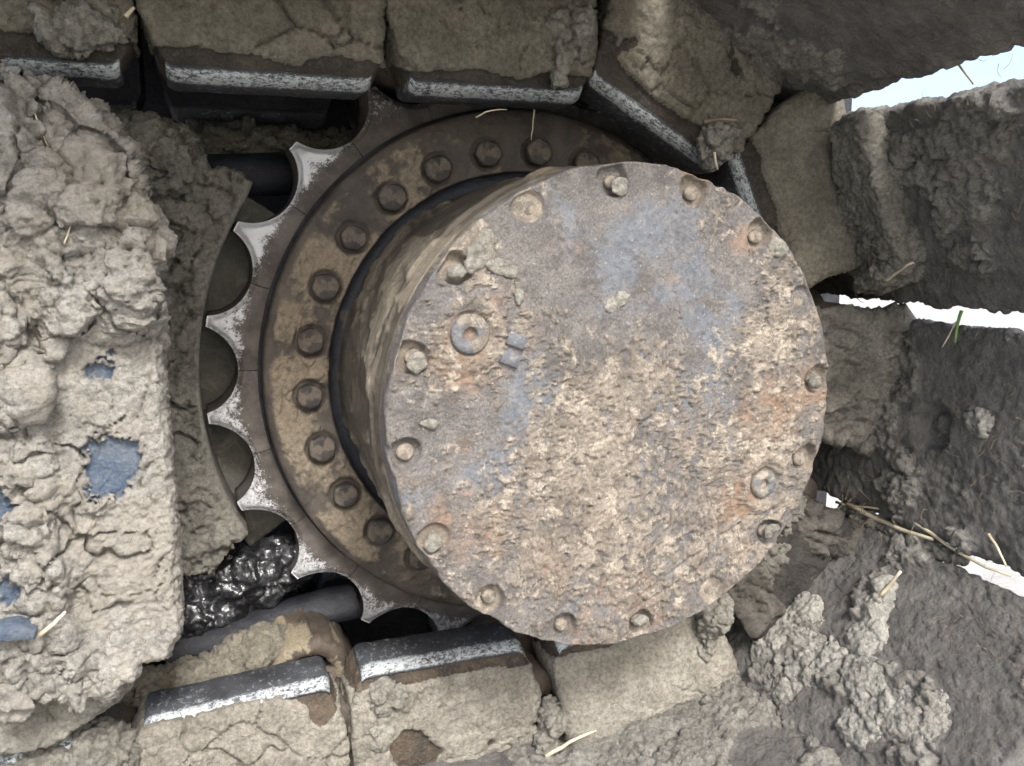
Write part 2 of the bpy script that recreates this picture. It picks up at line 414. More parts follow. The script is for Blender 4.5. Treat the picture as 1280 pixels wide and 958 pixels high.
COVER_BOLTS = [117.7 - 22.5 * k for k in range(16)]
BR = .9287
def cover():
    ng = 300                                   # square grid bent to a disc: even quads everywhere
    g_ = np.linspace(-1, 1, ng + 1); U, Wg = np.meshgrid(g_, g_, indexing='ij'); U = U.ravel(); Wg = Wg.ravel()
    big = np.abs(U) > np.abs(Wg)
    rr0 = np.where(big, U, Wg); th = np.where(big, (math.pi / 4) * Wg / np.where(np.abs(U) < 1e-9, 1, U), math.pi / 2 - (math.pi / 4) * U / np.where(np.abs(Wg) < 1e-9, 1, Wg))
    RE = .985
    X0, Z0 = RE * rr0 * np.cos(th), RE * rr0 * np.sin(th)
    V = np.stack([X0, np.full(len(X0), DISC_Y), Z0], 1)
    idg = np.arange((ng + 1) ** 2).reshape(ng + 1, ng + 1)
    F = np.stack([idg[:-1, :-1], idg[1:, :-1], idg[1:, 1:], idg[:-1, 1:]], -1).reshape(-1, 4)
    per = np.concatenate([idg[:-1, 0], idg[-1, :-1], idg[:0:-1, -1], idg[0, :0:-1]])
    pa = np.arctan2(V[per, 2], V[per, 0]); np_ = len(per); prev = per; Fs = [F]
    for r_, y_ in zip([.990, .994, .9985, 1.0, 1.0, .999, .997], [0, .001, .004, .010, .03, .07, .11]):
        idx = len(V) + np.arange(np_); V = np.concatenate([V, np.stack([r_ * np.cos(pa), np.full(np_, DISC_Y + y_), r_ * np.sin(pa)], 1)])
        Fs.append(np.stack([prev, np.roll(prev, -1), np.roll(idx, -1), idx], -1)); prev = idx
    F = np.concatenate(Fs); rad = np.hypot(V[:, 0], V[:, 2]); Ag = np.arctan2(V[:, 2], V[:, 0]); front = rad < .992
    p = V.copy()
    def sp(l): return [(P(x, y, DISC_Y), r / 275., a) for x, y, r, a in l]
    mb = gauss(p, sp([(760, 470, 90, .28), (800, 560, 130, .25), (850, 450, 80, .25), (990, 400, 45, .55), (960, 420, 45, .3), (720, 620, 90, .35), (690, 690, 60, .35), (930, 560, 60, .35),
                      (600, 410, 45, .4), (600, 315, 26, .9), (540, 430, 30, .25), (900, 280, 35, .45), (970, 330, 26, .5), (640, 560, 60, .15), (830, 730, 90, .25),
                      (830, 330, 90, -.5), (720, 320, 80, -.45), (640, 500, 50, -.3), (560, 560, 70, -.3), (900, 440, 40, -.35), (760, 240, 60, -.3), (560, 370, 40, -.3), (955, 650, 40, .25)]))
    f1 = fbm(p, 3.2, 6, .62, 11)
    st = p * np.array([2.2, 1, .8]); mud = sstep(-.45, .65, f1 * .45 + .55 * fbm(warp(st, 5, .05, 4), 9, 5, .7, 12) + .5 * fbm(p, 26, 3, .65, 15) + mb * .75 - .05)
    rb = gauss(p, sp([(930, 290, 28, .6), (600, 400, 60, .45), (1000, 500, 50, .5), (950, 540, 50, .5), (920, 630, 50, .45), (930, 690, 30, .6), (790, 760, 60, .35), (560, 470, 40, .45), (700, 690, 70, .3), (580, 640, 60, .35), (860, 210, 30, .4)]))
    rust = np.clip(.30 + .75 * fbm(p, 4.5, 5, .6, 31) + rb - .15, 0, 1)
    pb = gauss(p, sp([(850, 330, 80, .35), (650, 500, 40, .4), (690, 480, 30, .45), (780, 250, 60, .2), (560, 370, 40, .2), (760, 350, 60, .25), (890, 420, 50, .3), (640, 440, 16, .6), (585, 425, 22, .5), (850, 560, 50, .3), (775, 640, 40, .25)]))
    paint = np.clip(.28 + .8 * fbm(p, 3.5, 5, .6, 51) + pb - .1, 0, 1)
    # relief
    F1, F2 = worley(warp(p, 20, .02, 3), 21, 4)
    h = fbm(p, 2.0, 3, .5, 7) * .008 + fbm(p, 16, 4, .6, 8) * .005
    va = sstep(-.2, .4, fbm(p, 3, 3, .5, 16) + mb * .5)
    h += sstep(.45, .62, mud) * .009 + mud * (chunks(p, 26, 13) * .006 * va + chunks(p, 52, 14) * .005 + fbm(p, 60, 2, .6, 9) * .004)
    pits = sstep(.30, .5, fbm(p, 22, 3, .6, 77)) * sstep(.2, .7, mud); h -= pits * .014
    h += fbm(p, 55, 2, .6, 19) * .003
    # bolt pockets
    for k, a in enumerate(COVER_BOLTS):
        c = np.array([BR * math.cos(R(a)), DISC_Y, BR * math.sin(R(a))]); d = np.linalg.norm(p - c, axis=1)
        out = np.array([math.cos(R(a + 18)), 0, math.sin(R(a + 18))]); tdr = (p - c) @ out
        rw = .056 * (1 + .12 * fbm(p, 9, 2, .5, 5)) + .018 * np.clip(tdr / .06, 0, 1)
        pk = 1 - sstep(rw * .86, rw * 1.12, d); h = h * (1 - pk) - (.040 if k % 4 else .022) * pk
        mud = np.maximum(mud * (1 - pk), pk * (.15 + .85 * (k % 3 != 1)))
    # fill plug dents
    for (x, y, r_) in ((588, 418, .085), (955, 605, .075)):
        c = P(x, y, DISC_Y); d = np.linalg.norm(p - c, axis=1)
        ring = np.exp(-((d - r_ * 1.5) / (.25 * r_)) ** 2); h += ring * .012; mud = np.maximum(mud, ring * .75)
        pk = 1 - sstep(r_ * .95, r_ * 1.1, d); h = h * (1 - pk) - .012 * pk
    # scratches scored along the lower right
    for (x0, y0, x1, y1) in ((780, 770, 905, 690), (800, 745, 930, 650), (700, 300, 712, 318)):
        a_, b_ = P(x0, y0, DISC_Y), P(x1, y1, DISC_Y); ab = b_ - a_; t = np.clip(((p - a_) @ ab) / (ab @ ab), 0, 1)
        d = np.linalg.norm(p - a_ - t[:, None] * ab, axis=1) + .004 * fbm(p, 12, 2, .5, 3); h -= .010 * np.exp(-(d / .007) ** 2)
    nx, nz = np.cos(Ag).ravel(), np.sin(Ag).ravel()
    V[:, 1] -= np.where(front, h, h * .35)
    e = np.where((rad > .94) & (V[:, 1] < DISC_Y + .05), (fbm(p, 7, 5, .6, 61) * .012 - .010 * sstep(.15, .4, fbm(p, 5, 3, .6, 66))) * sstep(.94, .99, rad), 0); V[:, 0] += nx * e; V[:, 2] += nz * e
    o = build('cover', V, F, 'cover', drive, attrs={'mud': mud, 'rust': rust, 'paint': paint}); fixn(o.data); return o
cov = cover()
cov['label'] = 'round cover blotched with tan mud, rust and blue grey paint'

def hexbolt(rad, hgt, seg=6, chamfer=.25, dish=0.0):
    """bolt head with its face towards -Y, base at y = 0"""
    def ringv(r, y, n): return [(r * math.cos(2 * math.pi * k / n), y, r * math.sin(2 * math.pi * k / n)) for k in range(n)]
    n = 24
    V = []
    def hexr(r):
        out = []
        for k in range(n):
            a = 2 * math.pi * k / n; m_ = (a + math.pi / 6) % (math.pi / 3) - math.pi / 6
            out.append(r * (.5 + .5 * math.cos(math.pi / 6) / math.cos(m_)) if seg == 6 else r)
        return out
    rings = [(1.0, 0), (1.0, -hgt * (1 - chamfer)), (.93, -hgt * .93), (.80, -hgt), (.45, -hgt + dish), (.05, -hgt + dish)]
    hr = hexr(rad)
    for q, y in rings:
        for k in range(n):
            a = 2 * math.pi * k / n; V.append((hr[k] * q * math.cos(a), y, hr[k] * q * math.sin(a)))
    F = []
    for r_ in range(len(rings) - 1):
        for k in range(n): F.append((r_ * n + k, r_ * n + (k + 1) % n, (r_ + 1) * n + (k + 1) % n, (r_ + 1) * n + k))
    F.append(tuple((len(rings) - 1) * n + k for k in range(n)))
    return np.array(V), F
def bolts(name, V, F, mat, spots, parent, lab=None):
    base = origin_of(parent)
    me0 = None
    for k, (c, rz, sc) in enumerate(spots):
        if me0 is None:
            o = build(name, V, F, mat, None); me0 = o.data
            p = V * 1.0
            a = me0.attributes.new('mud', 'FLOAT', 'POINT'); a.data.foreach_set('value', (np.clip(.35 + .8 * fbm(p, 14, 3, .6, 5), 0, 1)).astype(np.float32)); fixn(me0)
        else:
            o = bpy.data.objects.new(name, me0); col.objects.link(o)
        o.parent = parent; o.location = tuple((np.array(c) - base) * S); o.rotation_euler = (random.uniform(-.05, .05), rz, random.uniform(-.05, .05)); o.scale = (sc, 1, sc)
V, F = hexbolt(.032, .026, seg=0, chamfer=.55, dish=-.002); V = V * (1 + .25 * fbm(V, 22, 3, .6, 3))[:, None]
bolts('bolt', V, F, 'coverbolt', [((BR * math.cos(R(a)), DISC_Y + .046, BR * math.sin(R(a))), random.uniform(0, 1), random.uniform(.85, 1.1)) for a in COVER_BOLTS], cov)
# filling plugs with a socket
for (x, y, r_) in ((588, 418, .085), (955, 605, .07)):
    c = P(x, y, DISC_Y)
    n = 28; prof = [(r_ * .9, .0), (r_ * .9, -.012), (r_ * .8, -.022), (r_ * .36, -.022), (r_ * .3, -.012), (r_ * .28, .02), (.002, .022)]
    Vp, Fp = lathe([(a, DISC_Y + .012 + b) for a, b in prof], n, (c[0], c[2]))
    o = build('filler_plug', Vp, Fp, 'cover', cov, attrs={'mud': np.clip(.5 + fbm(Vp, 10, 3, .5, 3), 0, 1), 'rust': np.full(len(Vp), .3), 'paint': np.full(len(Vp), .6)}); fixn(o.data)
# dried lumps stuck on the cover
def cover_lump(px, py, rx, rz, th, rot=0, seed=0):
    c = P(px, py, DISC_Y - .005)
    Vs, Fs = sphere((0, 0, 0), (rx / 275., th * .62, rz / 275.), 14); ca, sa = math.cos(R(rot)), math.sin(R(rot))
    Vs = np.stack([Vs[:, 0] * ca - Vs[:, 2] * sa, Vs[:, 1], Vs[:, 0] * sa + Vs[:, 2] * ca], 1) + c
    o = muddy('mud_lump', [(Vs, Fs)], .007, lambda p, n: (clods(p, 18, seed) * .015 + fbm(p, 22, 4, .6, seed) * .014, {'mud': np.ones(len(p))}), 'clod', cov)
for i, a in enumerate([(600, 314, 14, 26, .020, -28), (775, 234, 11, 10, .024, 0), (541, 679, 11, 10, .024, 0), (801, 777, 11, 8, .022, 20), (963, 664, 11, 9, .022, 40),
                       (572, 340, 9, 8, .03, 0), (972, 310, 15, 12, .022, -40), (628, 335, 20, 9, .014, -20), (648, 365, 7, 12, .014, 0), (521, 452, 12, 11, .03, 0), (1018, 478, 9, 10, .026, 0), (537, 530, 13, 5, .010, 0), (770, 378, 18, 9, .016, 30)]):
    cover_lump(*a, seed=i * 7)

# cast mark: two small raised blocks beside the filler plug
for px_, py_ in ((646, 426), (638, 449)):
    c = P(px_, py_, DISC_Y - .008); ca, sa = math.cos(R(-22)), math.sin(R(-22)); hw, hh = .040, .026
    Vm, Fm = prism([(c[0] + ca * x - sa * z, c[2] + sa * x + ca * z) for x, z in ((-hw, -hh), (hw, -hh), (hw, hh), (-hw, hh))], xzT, DISC_Y - .016, DISC_Y + .02, .008)
    o = build('cast_mark', Vm, Fm, 'cover', cov, attrs={'mud': np.full(len(Vm), .35), 'rust': np.full(len(Vm), .1), 'paint': np.full(len(Vm), .9)}); fixn(o.data)
# drum
nth = 420
prof = [(.975, DISC_Y + .09)] + [(1.0 - .03 * t ** 1.5 + (.012 if .12 < t < .16 else 0), DISC_Y + .12 + t * 1.02) for t in np.linspace(0, 1, 90)] + [(.968, .10)]
Vd, Fd = lathe(prof, nth)
ra = np.hypot(Vd[:, 0], Vd[:, 2]); q = Vd * np.array([1, .8, 1]); dm = sstep(.05, .3, fbm(q, 2.6, 5, .6, 71))
dd = sstep(DISC_Y + .11, DISC_Y + .3, Vd[:, 1]) * (fbm(q, 5, 5, .6, 72) * .014 + dm * .018) + fbm(Vd * np.array([6, 1, 6]), 3, 4, .6, 74) * .004
Vd[:, 0] *= 1 + dd / ra; Vd[:, 2] *= 1 + dd / ra
drum = build('drum', Vd, Fd, 'drum', drive, attrs={'mud': dm}); fixn(drum.data)
# oily groove at the foot of the drum
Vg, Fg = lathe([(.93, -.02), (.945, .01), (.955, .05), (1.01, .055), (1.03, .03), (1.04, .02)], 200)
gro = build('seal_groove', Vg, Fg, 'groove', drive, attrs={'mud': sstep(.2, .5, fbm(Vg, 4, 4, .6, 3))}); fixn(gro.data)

# flange ring
FB_N, FB_R, FB_A0 = 26, 1.133, math.degrees(1.2675)
def flange():
    n = 900
    rs = np.concatenate([[1.03, 1.032], np.linspace(1.04, 1.31, 60), [1.318, 1.328, 1.336, 1.342, 1.345, 1.346, 1.346, 1.34, 1.32]])
    ys = np.concatenate([[.06, .012], np.zeros(60), [0.001, .003, .007, .014, .024, .036, .09, .115, .13]])
    V, F = lathe(list(zip(rs, ys)), n)
    p = V.copy(); rad = np.hypot(p[:, 0], p[:, 2])
    spots = [(P(x, y, 0), r / 260., a) for x, y, r, a in [(450, 260, 30, -.1), (520, 250, 26, .7), (400, 330, 30, .5), (365, 400, 26, .7), (395, 462, 22, .5), (355, 520, 24, .5), (375, 560, 22, .5), (432, 655, 34, .9), (455, 690, 20, .6), (400, 600, 20, .3),
             (460, 330, 30, .5), (430, 290, 20, -.4), (640, 170, 60, -.5), (560, 170, 40, -.5), (710, 170, 40, -.3), (480, 560, 40, -.6), (490, 640, 40, -.5), (430, 520, 30, -.3)]]
    mud = sstep(-.35, .45, fbm(p, 4.2, 5, .65, 21) * .8 + .4 * fbm(p, 18, 3, .6, 25) + gauss(p, spots) - .02) * (1 - sstep(1.29, 1.33, rad))
    h = fbm(p, 4, 4, .5, 22) * .006 + mud * (.014 + fbm(p, 18, 4, .6, 23) * .012 + chunks(p, 22, 29) * .006) + fbm(p, 26, 3, .6, 24) * .003 - mud * cracks(p, 8, .012, 28) * .015
    for k in range(FB_N):
        a = R(FB_A0) + 2 * math.pi * k / FB_N; c = np.array([FB_R * math.cos(a), 0, FB_R * math.sin(a)]); d = np.hypot(p[:, 0] - c[0], p[:, 2] - c[2])
        pk = 1 - sstep(.070, .094, d); h = h * (1 - pk) - .012 * pk; mud *= 1 - .8 * pk
    V[:, 1] -= h
    o = build('flange_ring', V, F, 'flange', drive, attrs={'mud': mud}); fixn(o.data); return o
flg = flange()
V, F = hexbolt(.068, .062, dish=.006)
bolts('bolt', V, F, 'bolt', [((FB_R * math.cos(a), .010, FB_R * math.sin(a)), random.uniform(0, 1), random.uniform(.93, 1.04)) for a in [R(FB_A0) + 2 * math.pi * k / FB_N for k in range(FB_N)]], flg)

# sprocket: rim plus one sector for every tooth
TY0, TY1 = .12, .40
Vr, Fr = lathe([(1.30, .16), (1.355, .135), (1.37, .14), (1.37, .39), (1.2, .40)], 300)
rim = build('sprocket', Vr, Fr, 'dark', drive, attrs={'mud': np.zeros(len(Vr))}); fixn(rim.data)
NT_, TIP0 = 21, 134.9
def tooth_profile():
    """half pitch either side of the tip, in polar (angle, radius)"""
    hp = math.pi / NT_; rc, rp = 1.682, .229
    a = np.linspace(-hp, hp, 73); out = []
    for t in a:
        dt = hp - abs(t)
        s_ = rc * math.sin(dt)
        rad = rc * math.cos(dt) - math.sqrt(rp * rp - s_ * s_) if s_ < rp else 9
        out.append(min(rad, 1.616 - 1.2 * t * t * 0))
    return a, np.array(out)
def tooth(k):
    a, ro = tooth_profile(); c = R(TIP0 + 360 / NT_ * k); gap = .0012
    wearToneT = .2 if k == 20 else .80 if k < 2 else (.6 if k == 2 else .52)  # top tooth toned darker through this value, first two brighter
    a2 = np.clip(a, a[0] + gap, a[-1] - gap); nR = 26; V, wv, md = [], [], []
    layers = []
    # front face grid, then pocket wall to the back
    ed = None
    tt = np.linspace(0, 1, nR)
    RI = 1.362
    G = RI + (ro[None, :] - RI) * tt[:, None]
    A = np.repeat(a2[None, :], nR, 0)
    X = G * np.cos(c + A); Z = G * np.sin(c + A)
    prof = np.stack([ro * np.cos(c + a2), ro * np.sin(c + a2)], 1)
    pts = np.stack([X.ravel(), Z.ravel()], 1)
    d = np.full(len(pts), 9.)
    for q in prof: d = np.minimum(d, np.hypot(pts[:, 0] - q[0], pts[:, 1] - q[1]))
    p3 = np.stack([pts[:, 0], np.full(len(pts), TY0), pts[:, 1]], 1)
    tipd = (G.ravel() - 1.40) / .22
    wear_tone = (1 - sstep(.03, .150 + .04 * fbm(p3, 6, 3, .6, k), d)) * sstep(.02, .35, tipd + .1 * fbm(p3, 5, 2, .5, 4)) * wearToneT + .18 * sstep(.2, .9, tipd)
    Y = TY0 + .02 * (1 - sstep(0, .03, d)) + fbm(p3, 9, 4, .6, 91) * .006 + sstep(.6, 1, tipd) * .02
    sunk = sstep(.35, .75, np.abs(A.ravel()) / (math.pi / NT_)) * (1 - sstep(.3, .6, tipd)); Y = Y + .012 * sunk
    Vf = np.stack([pts[:, 0], Y, pts[:, 1]], 1)
    na = len(a)
    Fx = [(i * na + j, i * na + j + 1, (i + 1) * na + j + 1, (i + 1) * na + j) for i in range(nR - 1) for j in range(na - 1)]
    base = len(Vf); ex, ew = [], []
    prev = [(nR - 1) * na + j for j in range(na)]
    for y in (TY0 + .035, TY0 + .08, TY0 + .15, TY0 + .22, TY1):
        idx = []
        for j in range(na):
            idx.append(base + len(ex)); ex.append((prof[j, 0], y, prof[j, 1])); ew.append(.12)
        for j in range(na - 1): Fx.append((prev[j], prev[j + 1], idx[j + 1], idx[j]))
        prev = idx
    # back
    b = []
    for j in range(na):
        b.append(base + len(ex)); ex.append((RI * math.cos(c + a2[j]), TY1, RI * math.sin(c + a2[j]))); ew.append(0)
    for j in range(na - 1): Fx.append((prev[j], prev[j + 1], b[j + 1], b[j]))
    V = np.concatenate([Vf, np.array(ex)]); W = np.concatenate([wear_tone, np.array(ew)])
    o = build('tooth', V, Fx, 'tooth', rim, attrs={'wear_tone': W}); fixn(o.data); return o
for k in range(NT_): tooth(k)

# ------------------------------------------------------------------ the track, one thing for each link with its shoe
PITCH_T, RP = .97, 1.646
class Fr:
    def __init__(s, A, t, o): s.A = np.array([A[0], 0, A[1]]); s.t = np.array([t[0], 0, t[1]]); s.o = np.array([o[0], 0, o[1]])
    def __call__(s, a, b, c):
        a, b, c = np.atleast_1d(a), np.atleast_1d(b), np.atleast_1d(c)
        return s.A + a[:, None] * s.t + b[:, None] * s.o + c[:, None] * np.array([0, 1.0, 0])
    def inv(s, p): q = p - s.A; return q @ s.t, q @ s.o, p[:, 1]
    def px(s, x, y, h): return Q(x, y, s.o, s.o @ s.A + h)
HR, HS = -.295, .285
LY0, LY1 = -.50, -.22
def rail_mesh(fr, s0, s1, y0, y1, near, parent, wearv=1.0):
    c = .048
    pr = [(y0 + .06, HR + .12), (y0 + .03, HR + c + .03), (y0 + .006, HR + c + .012), (y0 + .004, HR + c - .004), (y0 + c - .008, HR + .006), (y0 + c + .008, HR), (y1 - c, HR), (y1, HR + c), (y1, HR + .15)]
    n = 90; ss = np.linspace(s0, s1, n); V, W = [], []
    m = len(pr)
    for i, s_ in enumerate(ss):
        e = min(s_ - s0, s1 - s_); dr = .02 * max(0, 1 - e / .04) ** 2
        for j, (y, h) in enumerate(pr):
            V.append((s_, h + (dr if j not in (0, 8) else 0), y)); 
            W.append(wearv if j in (3, 4) else (.25 if j in (5, 6) else .12))  # tread coloured darker for the dark interior it reflects; chamfer is real wear
    V = np.array(V); V = fr(V[:, 0], V[:, 1], V[:, 2])
    V = V + fbm(V, 9, 4, .65, 5)[:, None] * .005
    W = np.array(W) + np.repeat(.15 * fbm(np.stack([ss, ss * 0, ss * 0], 1), 5, 3, .6, 8), m)
    F = [(i * m + j, i * m + (j + 1) % m, (i + 1) * m + (j + 1) % m, (i + 1) * m + j) for i in range(n - 1) for j in range(m)]
    F += [tuple(range(m)), tuple((n - 1) * m + j for j in range(m))]
    o = build('rail', V, F, 'rail', parent, attrs={'wear_tone': W, 'along': np.repeat(ss * 38 + fr.A[0] * 50, m), 'across': np.tile(np.arange(m) * 4.0, n)}); fixn(o.data)
    o.data.polygons.foreach_set('use_smooth', np.full(len(o.data.polygons), True)); return o

def link_unit(fr, idx, label, mat='link', s_off=0.0, shoe=(-.06, .95), near_vox=.011, shoe_vox=.014, spots=(), shoe_spots=(), bias=0.0, smoothface=0.0, shoe_bias=0.0, crack=1.0, fillet=.0, shoe_amp=1.0, shoe_dents=(), taper=0.0, e0=0.0, e1=0.0, ramp_=1.0, y_shoe=(-2.04, 1.9), far=True):
    org = fr(np.array([PITCH_T / 2]), np.array([HS + .1]), np.array([.25]))[0]
    t = thing('track_link', label, 'track link', org, 'links of the crawler track')
    so = s_off
    rs0, rs1 = -.11 + so, .695 + so
    out = [(rs0 + .0, HR + .035), (rs1 + .0, HR + .035), (rs1 + .04 - e1 * .5, HR + .12), (rs1 + .04 - e1, -.02), (rs1 + .035 - e1, HS + .02), (rs0 - .075 + e0, HS + .02), (rs0 - .085 + e0, .06), (rs0 - .03 + e0 * .5, HR + .12)]
    def fn(p, n):
        s_, h_, y_ = fr.inv(p)
        fm = fbm(p, 2.0, 5, .58, 100 + idx)
        m = sstep(-.05, .07, fm * .7 + gauss(p, spots) + .16 + bias - .9 * sstep(-.13, -.22, h_ + .03 * fbm(p, 4, 3, .6, 3)))
        face = sstep(.4, .9, -n[:, 1])
        rough = 1 - smoothface
        d = fbm(p, 2.2, 3, .5, 120 + idx) * .016 + m * (.018 + .014 * face) + fbm(p, 9, 4, .6, 130) * (.016 * rough + .004)
        d += ramp_ * m * rough * (chunks(p, 4, 142 + idx) * .012 * (ramp_ - 1) + chunks(p, 6.5, 140 + idx) * .018 + chunks(p, 18, 141 + idx) * .010) + fbm(p, 30, 3, .65, 150) * (.002 + .006 * rough)
        d -= crack * cracks(p, 2.2, .009, 160 + idx, .05) * .035 * m + crack * cracks(p, 6.5, .007, 170 + idx, .10) * .022 * m
        d += fillet * face * sstep(-.12, .28, h_) + .03 * face * np.cos(np.clip((h_ - .02) / .30, -1, 1) * math.pi / 2)
        # end bosses pull back so that neighbouring links show a dark joint
        return d, {'mud': m}
    muddy('link_plate', [prism(out, fr, LY0, LY1, .03)], near_vox, fn, mat, t, smooth=3)
    rail_mesh(fr, rs0, rs1, LY0 - .022, LY1, True, t, .60)
    # far side plate
    if far:
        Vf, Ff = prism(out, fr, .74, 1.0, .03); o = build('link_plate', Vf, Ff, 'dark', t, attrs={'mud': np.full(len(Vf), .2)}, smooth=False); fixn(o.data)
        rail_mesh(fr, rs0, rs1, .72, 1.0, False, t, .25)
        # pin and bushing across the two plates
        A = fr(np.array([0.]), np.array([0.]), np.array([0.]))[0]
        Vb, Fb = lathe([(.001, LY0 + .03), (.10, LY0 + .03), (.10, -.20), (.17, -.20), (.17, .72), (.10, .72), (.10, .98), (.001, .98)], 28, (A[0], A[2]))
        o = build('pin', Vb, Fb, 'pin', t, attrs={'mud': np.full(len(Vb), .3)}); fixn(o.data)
    # shoe
    y0, y1 = y_shoe
    so_ = [(shoe[0], HS + .0), (shoe[0] + .02, HS - .012), (shoe[1] - .03, HS - .012), (shoe[1], HS), (shoe[1], HS + .075), (shoe[1] - .05, HS + .09), (.62, HS + .09), (.57, HS + .26), (.52, HS + .26), (.47, HS + .09), (shoe[0], HS + .09)]
    dents = [(np.array(c, np.float32), r_, a_) for c, r_, a_ in shoe_dents]
    def fs(p, n):
        s_, h_, y_ = fr.inv(p)
        ins = sstep(.3, .8, -(n @ fr.o.astype(np.float32)))
        q = warp(p, 3, .06, 7)
        m = sstep(-.05, .10, fbm(q, 2.3, 6, .6, 200 + idx) * .8 + gauss(p, shoe_spots) - .10 + shoe_bias)
        d = fbm(p, 2.5, 3, .5, 210) * .012 + ins * m * (.035 + chunks(p, 4, 220 + idx) * .020 * shoe_amp + chunks(p, 13, 230) * .016 * shoe_amp + chunks(p, 30, 231) * .011 + fbm(p, 24, 3, .6, 240) * .012)
        d += fbm(p, 28, 4, .65, 250) * .006 + (1 - m) * (chunks(p, 7, 232) * .006 + chunks(p, 24, 233) * .007) - m * cracks(p, 4, .014, 260 + idx, .05) * .04
        for c, r_, a_ in dents: d -= a_ * (1 - sstep(r_ * .6, r_ * 1.1, np.linalg.norm(p - c, axis=1) + .03 * fbm(p, 6, 3, .6, 2)))
        # ragged soil edges along the gaps
        e = np.minimum(s_ - shoe[0], shoe[1] - s_); d += (1 - sstep(0, .06, e)) * fbm(p, 8, 4, .65, 270) * .03
        return d, {'mud': m}
    muddy('shoe', [prism(so_, lambda a, b, c: fr(a + taper * np.clip((c + 2.04) / 3.0, 0, 1.3) * (a > .8), b, c), y0, y1, .0)], shoe_vox, fs, 'shoe', t, smooth=1)
    return t

def wrap(k):                 # k-th chord round the sprocket, its first pin at 77.3 degrees for k = 0
    a = R(77.3 - 34.28 * k); n_ = R(77.3 - 17.14 - 34.28 * k)
    return Fr((RP * math.cos(a), RP * math.sin(a)), (math.cos(n_ - math.pi / 2), math.sin(n_ - math.pi / 2)), (math.cos(n_), math.sin(n_)))
def top(j): return Fr((.362 - PITCH_T * (j + 1), 1.606), (1, 0), (0, 1))
def bot(j):
    if j == 0: return Fr((-.118, -1.572), (-1, 0), (0, -1))
    L_ = math.hypot(1, .067); t_ = (-1 / L_, -.067 / L_); return Fr((-1.088 - PITCH_T * (j - 1), -1.590 - .065 * (j - 1)), t_, (-t_[1] * -1, t_[0]))
def pf(l, y=-.53): return [(P(x, y_, y), r / 280., a) for x, y_, r, a in l]

link_unit(top(2), 0, 'mud crusted upper track link at the top left corner above the caked frame', far=True, bias=-.1, spots=pf([(40, 40, 40, .3), (110, 35, 40, .5), (70, 60, 30, -.4)]), shoe_vox=.03)
link_unit(top(1), 1, 'upper track link with cracked tan mud, second from the left along the top', spots=pf([(330, 60, 70, .4), (240, 85, 30, -.7), (200, 100, 30, -.5), (400, 40, 60, .3)]), shoe_vox=.03, smoothface=.4)
link_unit(top(0), 2, 'upper track link with smooth tan mud above the flange bolts', spots=pf([(560, 60, 90, .5), (650, 70, 60, .4), (690, 90, 30, -.3), (600, 100, 20, -.4)]), shoe_vox=.03, smoothface=.55)
f0 = wrap(0)
link_unit(f0, 3, 'tilted track link with slanting polished rail at the upper right of the drum', taper=.32, shoe=(-.04, .865), spots=pf([(820, 110, 50, .4), (790, 60, 30, -.1), (870, 120, 40, .2)]), smoothface=.3, shoe_bias=-.05, fillet=.05,
          shoe_spots=[(f0.px(930, 70, HS), .15, .5), (f0.px(1010, 60, HS), .2, .3), (f0.px(880, 40, HS), .15, .2), (f0.px(1180, 40, HS), .3, -.3)])
f1 = wrap(1)
link_unit(f1, 4, 'track link with smooth tan mud side under a crumbly mud ridge, right of drum', e1=.07, shoe=(-.05, .985), bias=.5, smoothface=.95, crack=.5, fillet=.10, shoe_bias=0,
          shoe_spots=[(f1.px(1180, 200, HS), .22, .45), (f1.px(1200, 320, HS), .25, -.1), (f1.px(1150, 130, HS), .15, -.4), (f1.px(1250, 160, HS), .15, .3)])
f2 = wrap(2)
link_unit(f2, 5, 'track link with a dark round hollow on its shoe, right of the drum', mat='packed', ramp_=2.2, e0=.15, e1=.10, shoe=(-.07, 1.0), bias=.25, smoothface=.0, fillet=.16, shoe_bias=-.12,
          shoe_spots=[(f2.px(1110, 480, HS), .25, .7), (f2.px(1120, 580, HS), .18, .4), (f2.px(1225, 530, HS), .07, .8), (f2.px(1165, 530, HS), .13, -.8), (f2.px(1200, 440, HS), .2, -.3), (f2.px(1130, 620, HS), .12, .4)],
          shoe_dents=[(f2.px(1165, 532, HS), .13, .075)])
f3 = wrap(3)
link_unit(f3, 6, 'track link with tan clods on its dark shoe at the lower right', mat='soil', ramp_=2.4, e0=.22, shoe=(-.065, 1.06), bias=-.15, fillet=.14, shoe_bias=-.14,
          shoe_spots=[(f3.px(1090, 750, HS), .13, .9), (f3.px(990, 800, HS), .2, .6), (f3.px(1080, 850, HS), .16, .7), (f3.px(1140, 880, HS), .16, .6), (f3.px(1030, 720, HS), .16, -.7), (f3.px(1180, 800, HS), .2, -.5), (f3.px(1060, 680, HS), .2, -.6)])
f4 = wrap(4)
link_unit(f4, 7, 'track link under the drum with smooth tan side and a broad mud covered shoe', mat='bottom', shoe=(-.13, 1.03), bias=.5, smoothface=.8, fillet=.10, shoe_bias=.5, s_off=.1, crack=.6,
          shoe_spots=[(f4.px(960, 940, HS), .16, -.9), (f4.px(800, 900, HS), .3, .4)], shoe_amp=.8)
f5 = bot(0)
link_unit(f5, 8, 'lower track link with a short polished rail left of the drum foot', mat='bottom', s_off=.19, spots=pf([(600, 860, 60, .5), (480, 870, 30, .5), (510, 930, 30, -.6)]), smoothface=.5, shoe_vox=.02, shoe=(-.02, 1.0))
f6 = bot(1)
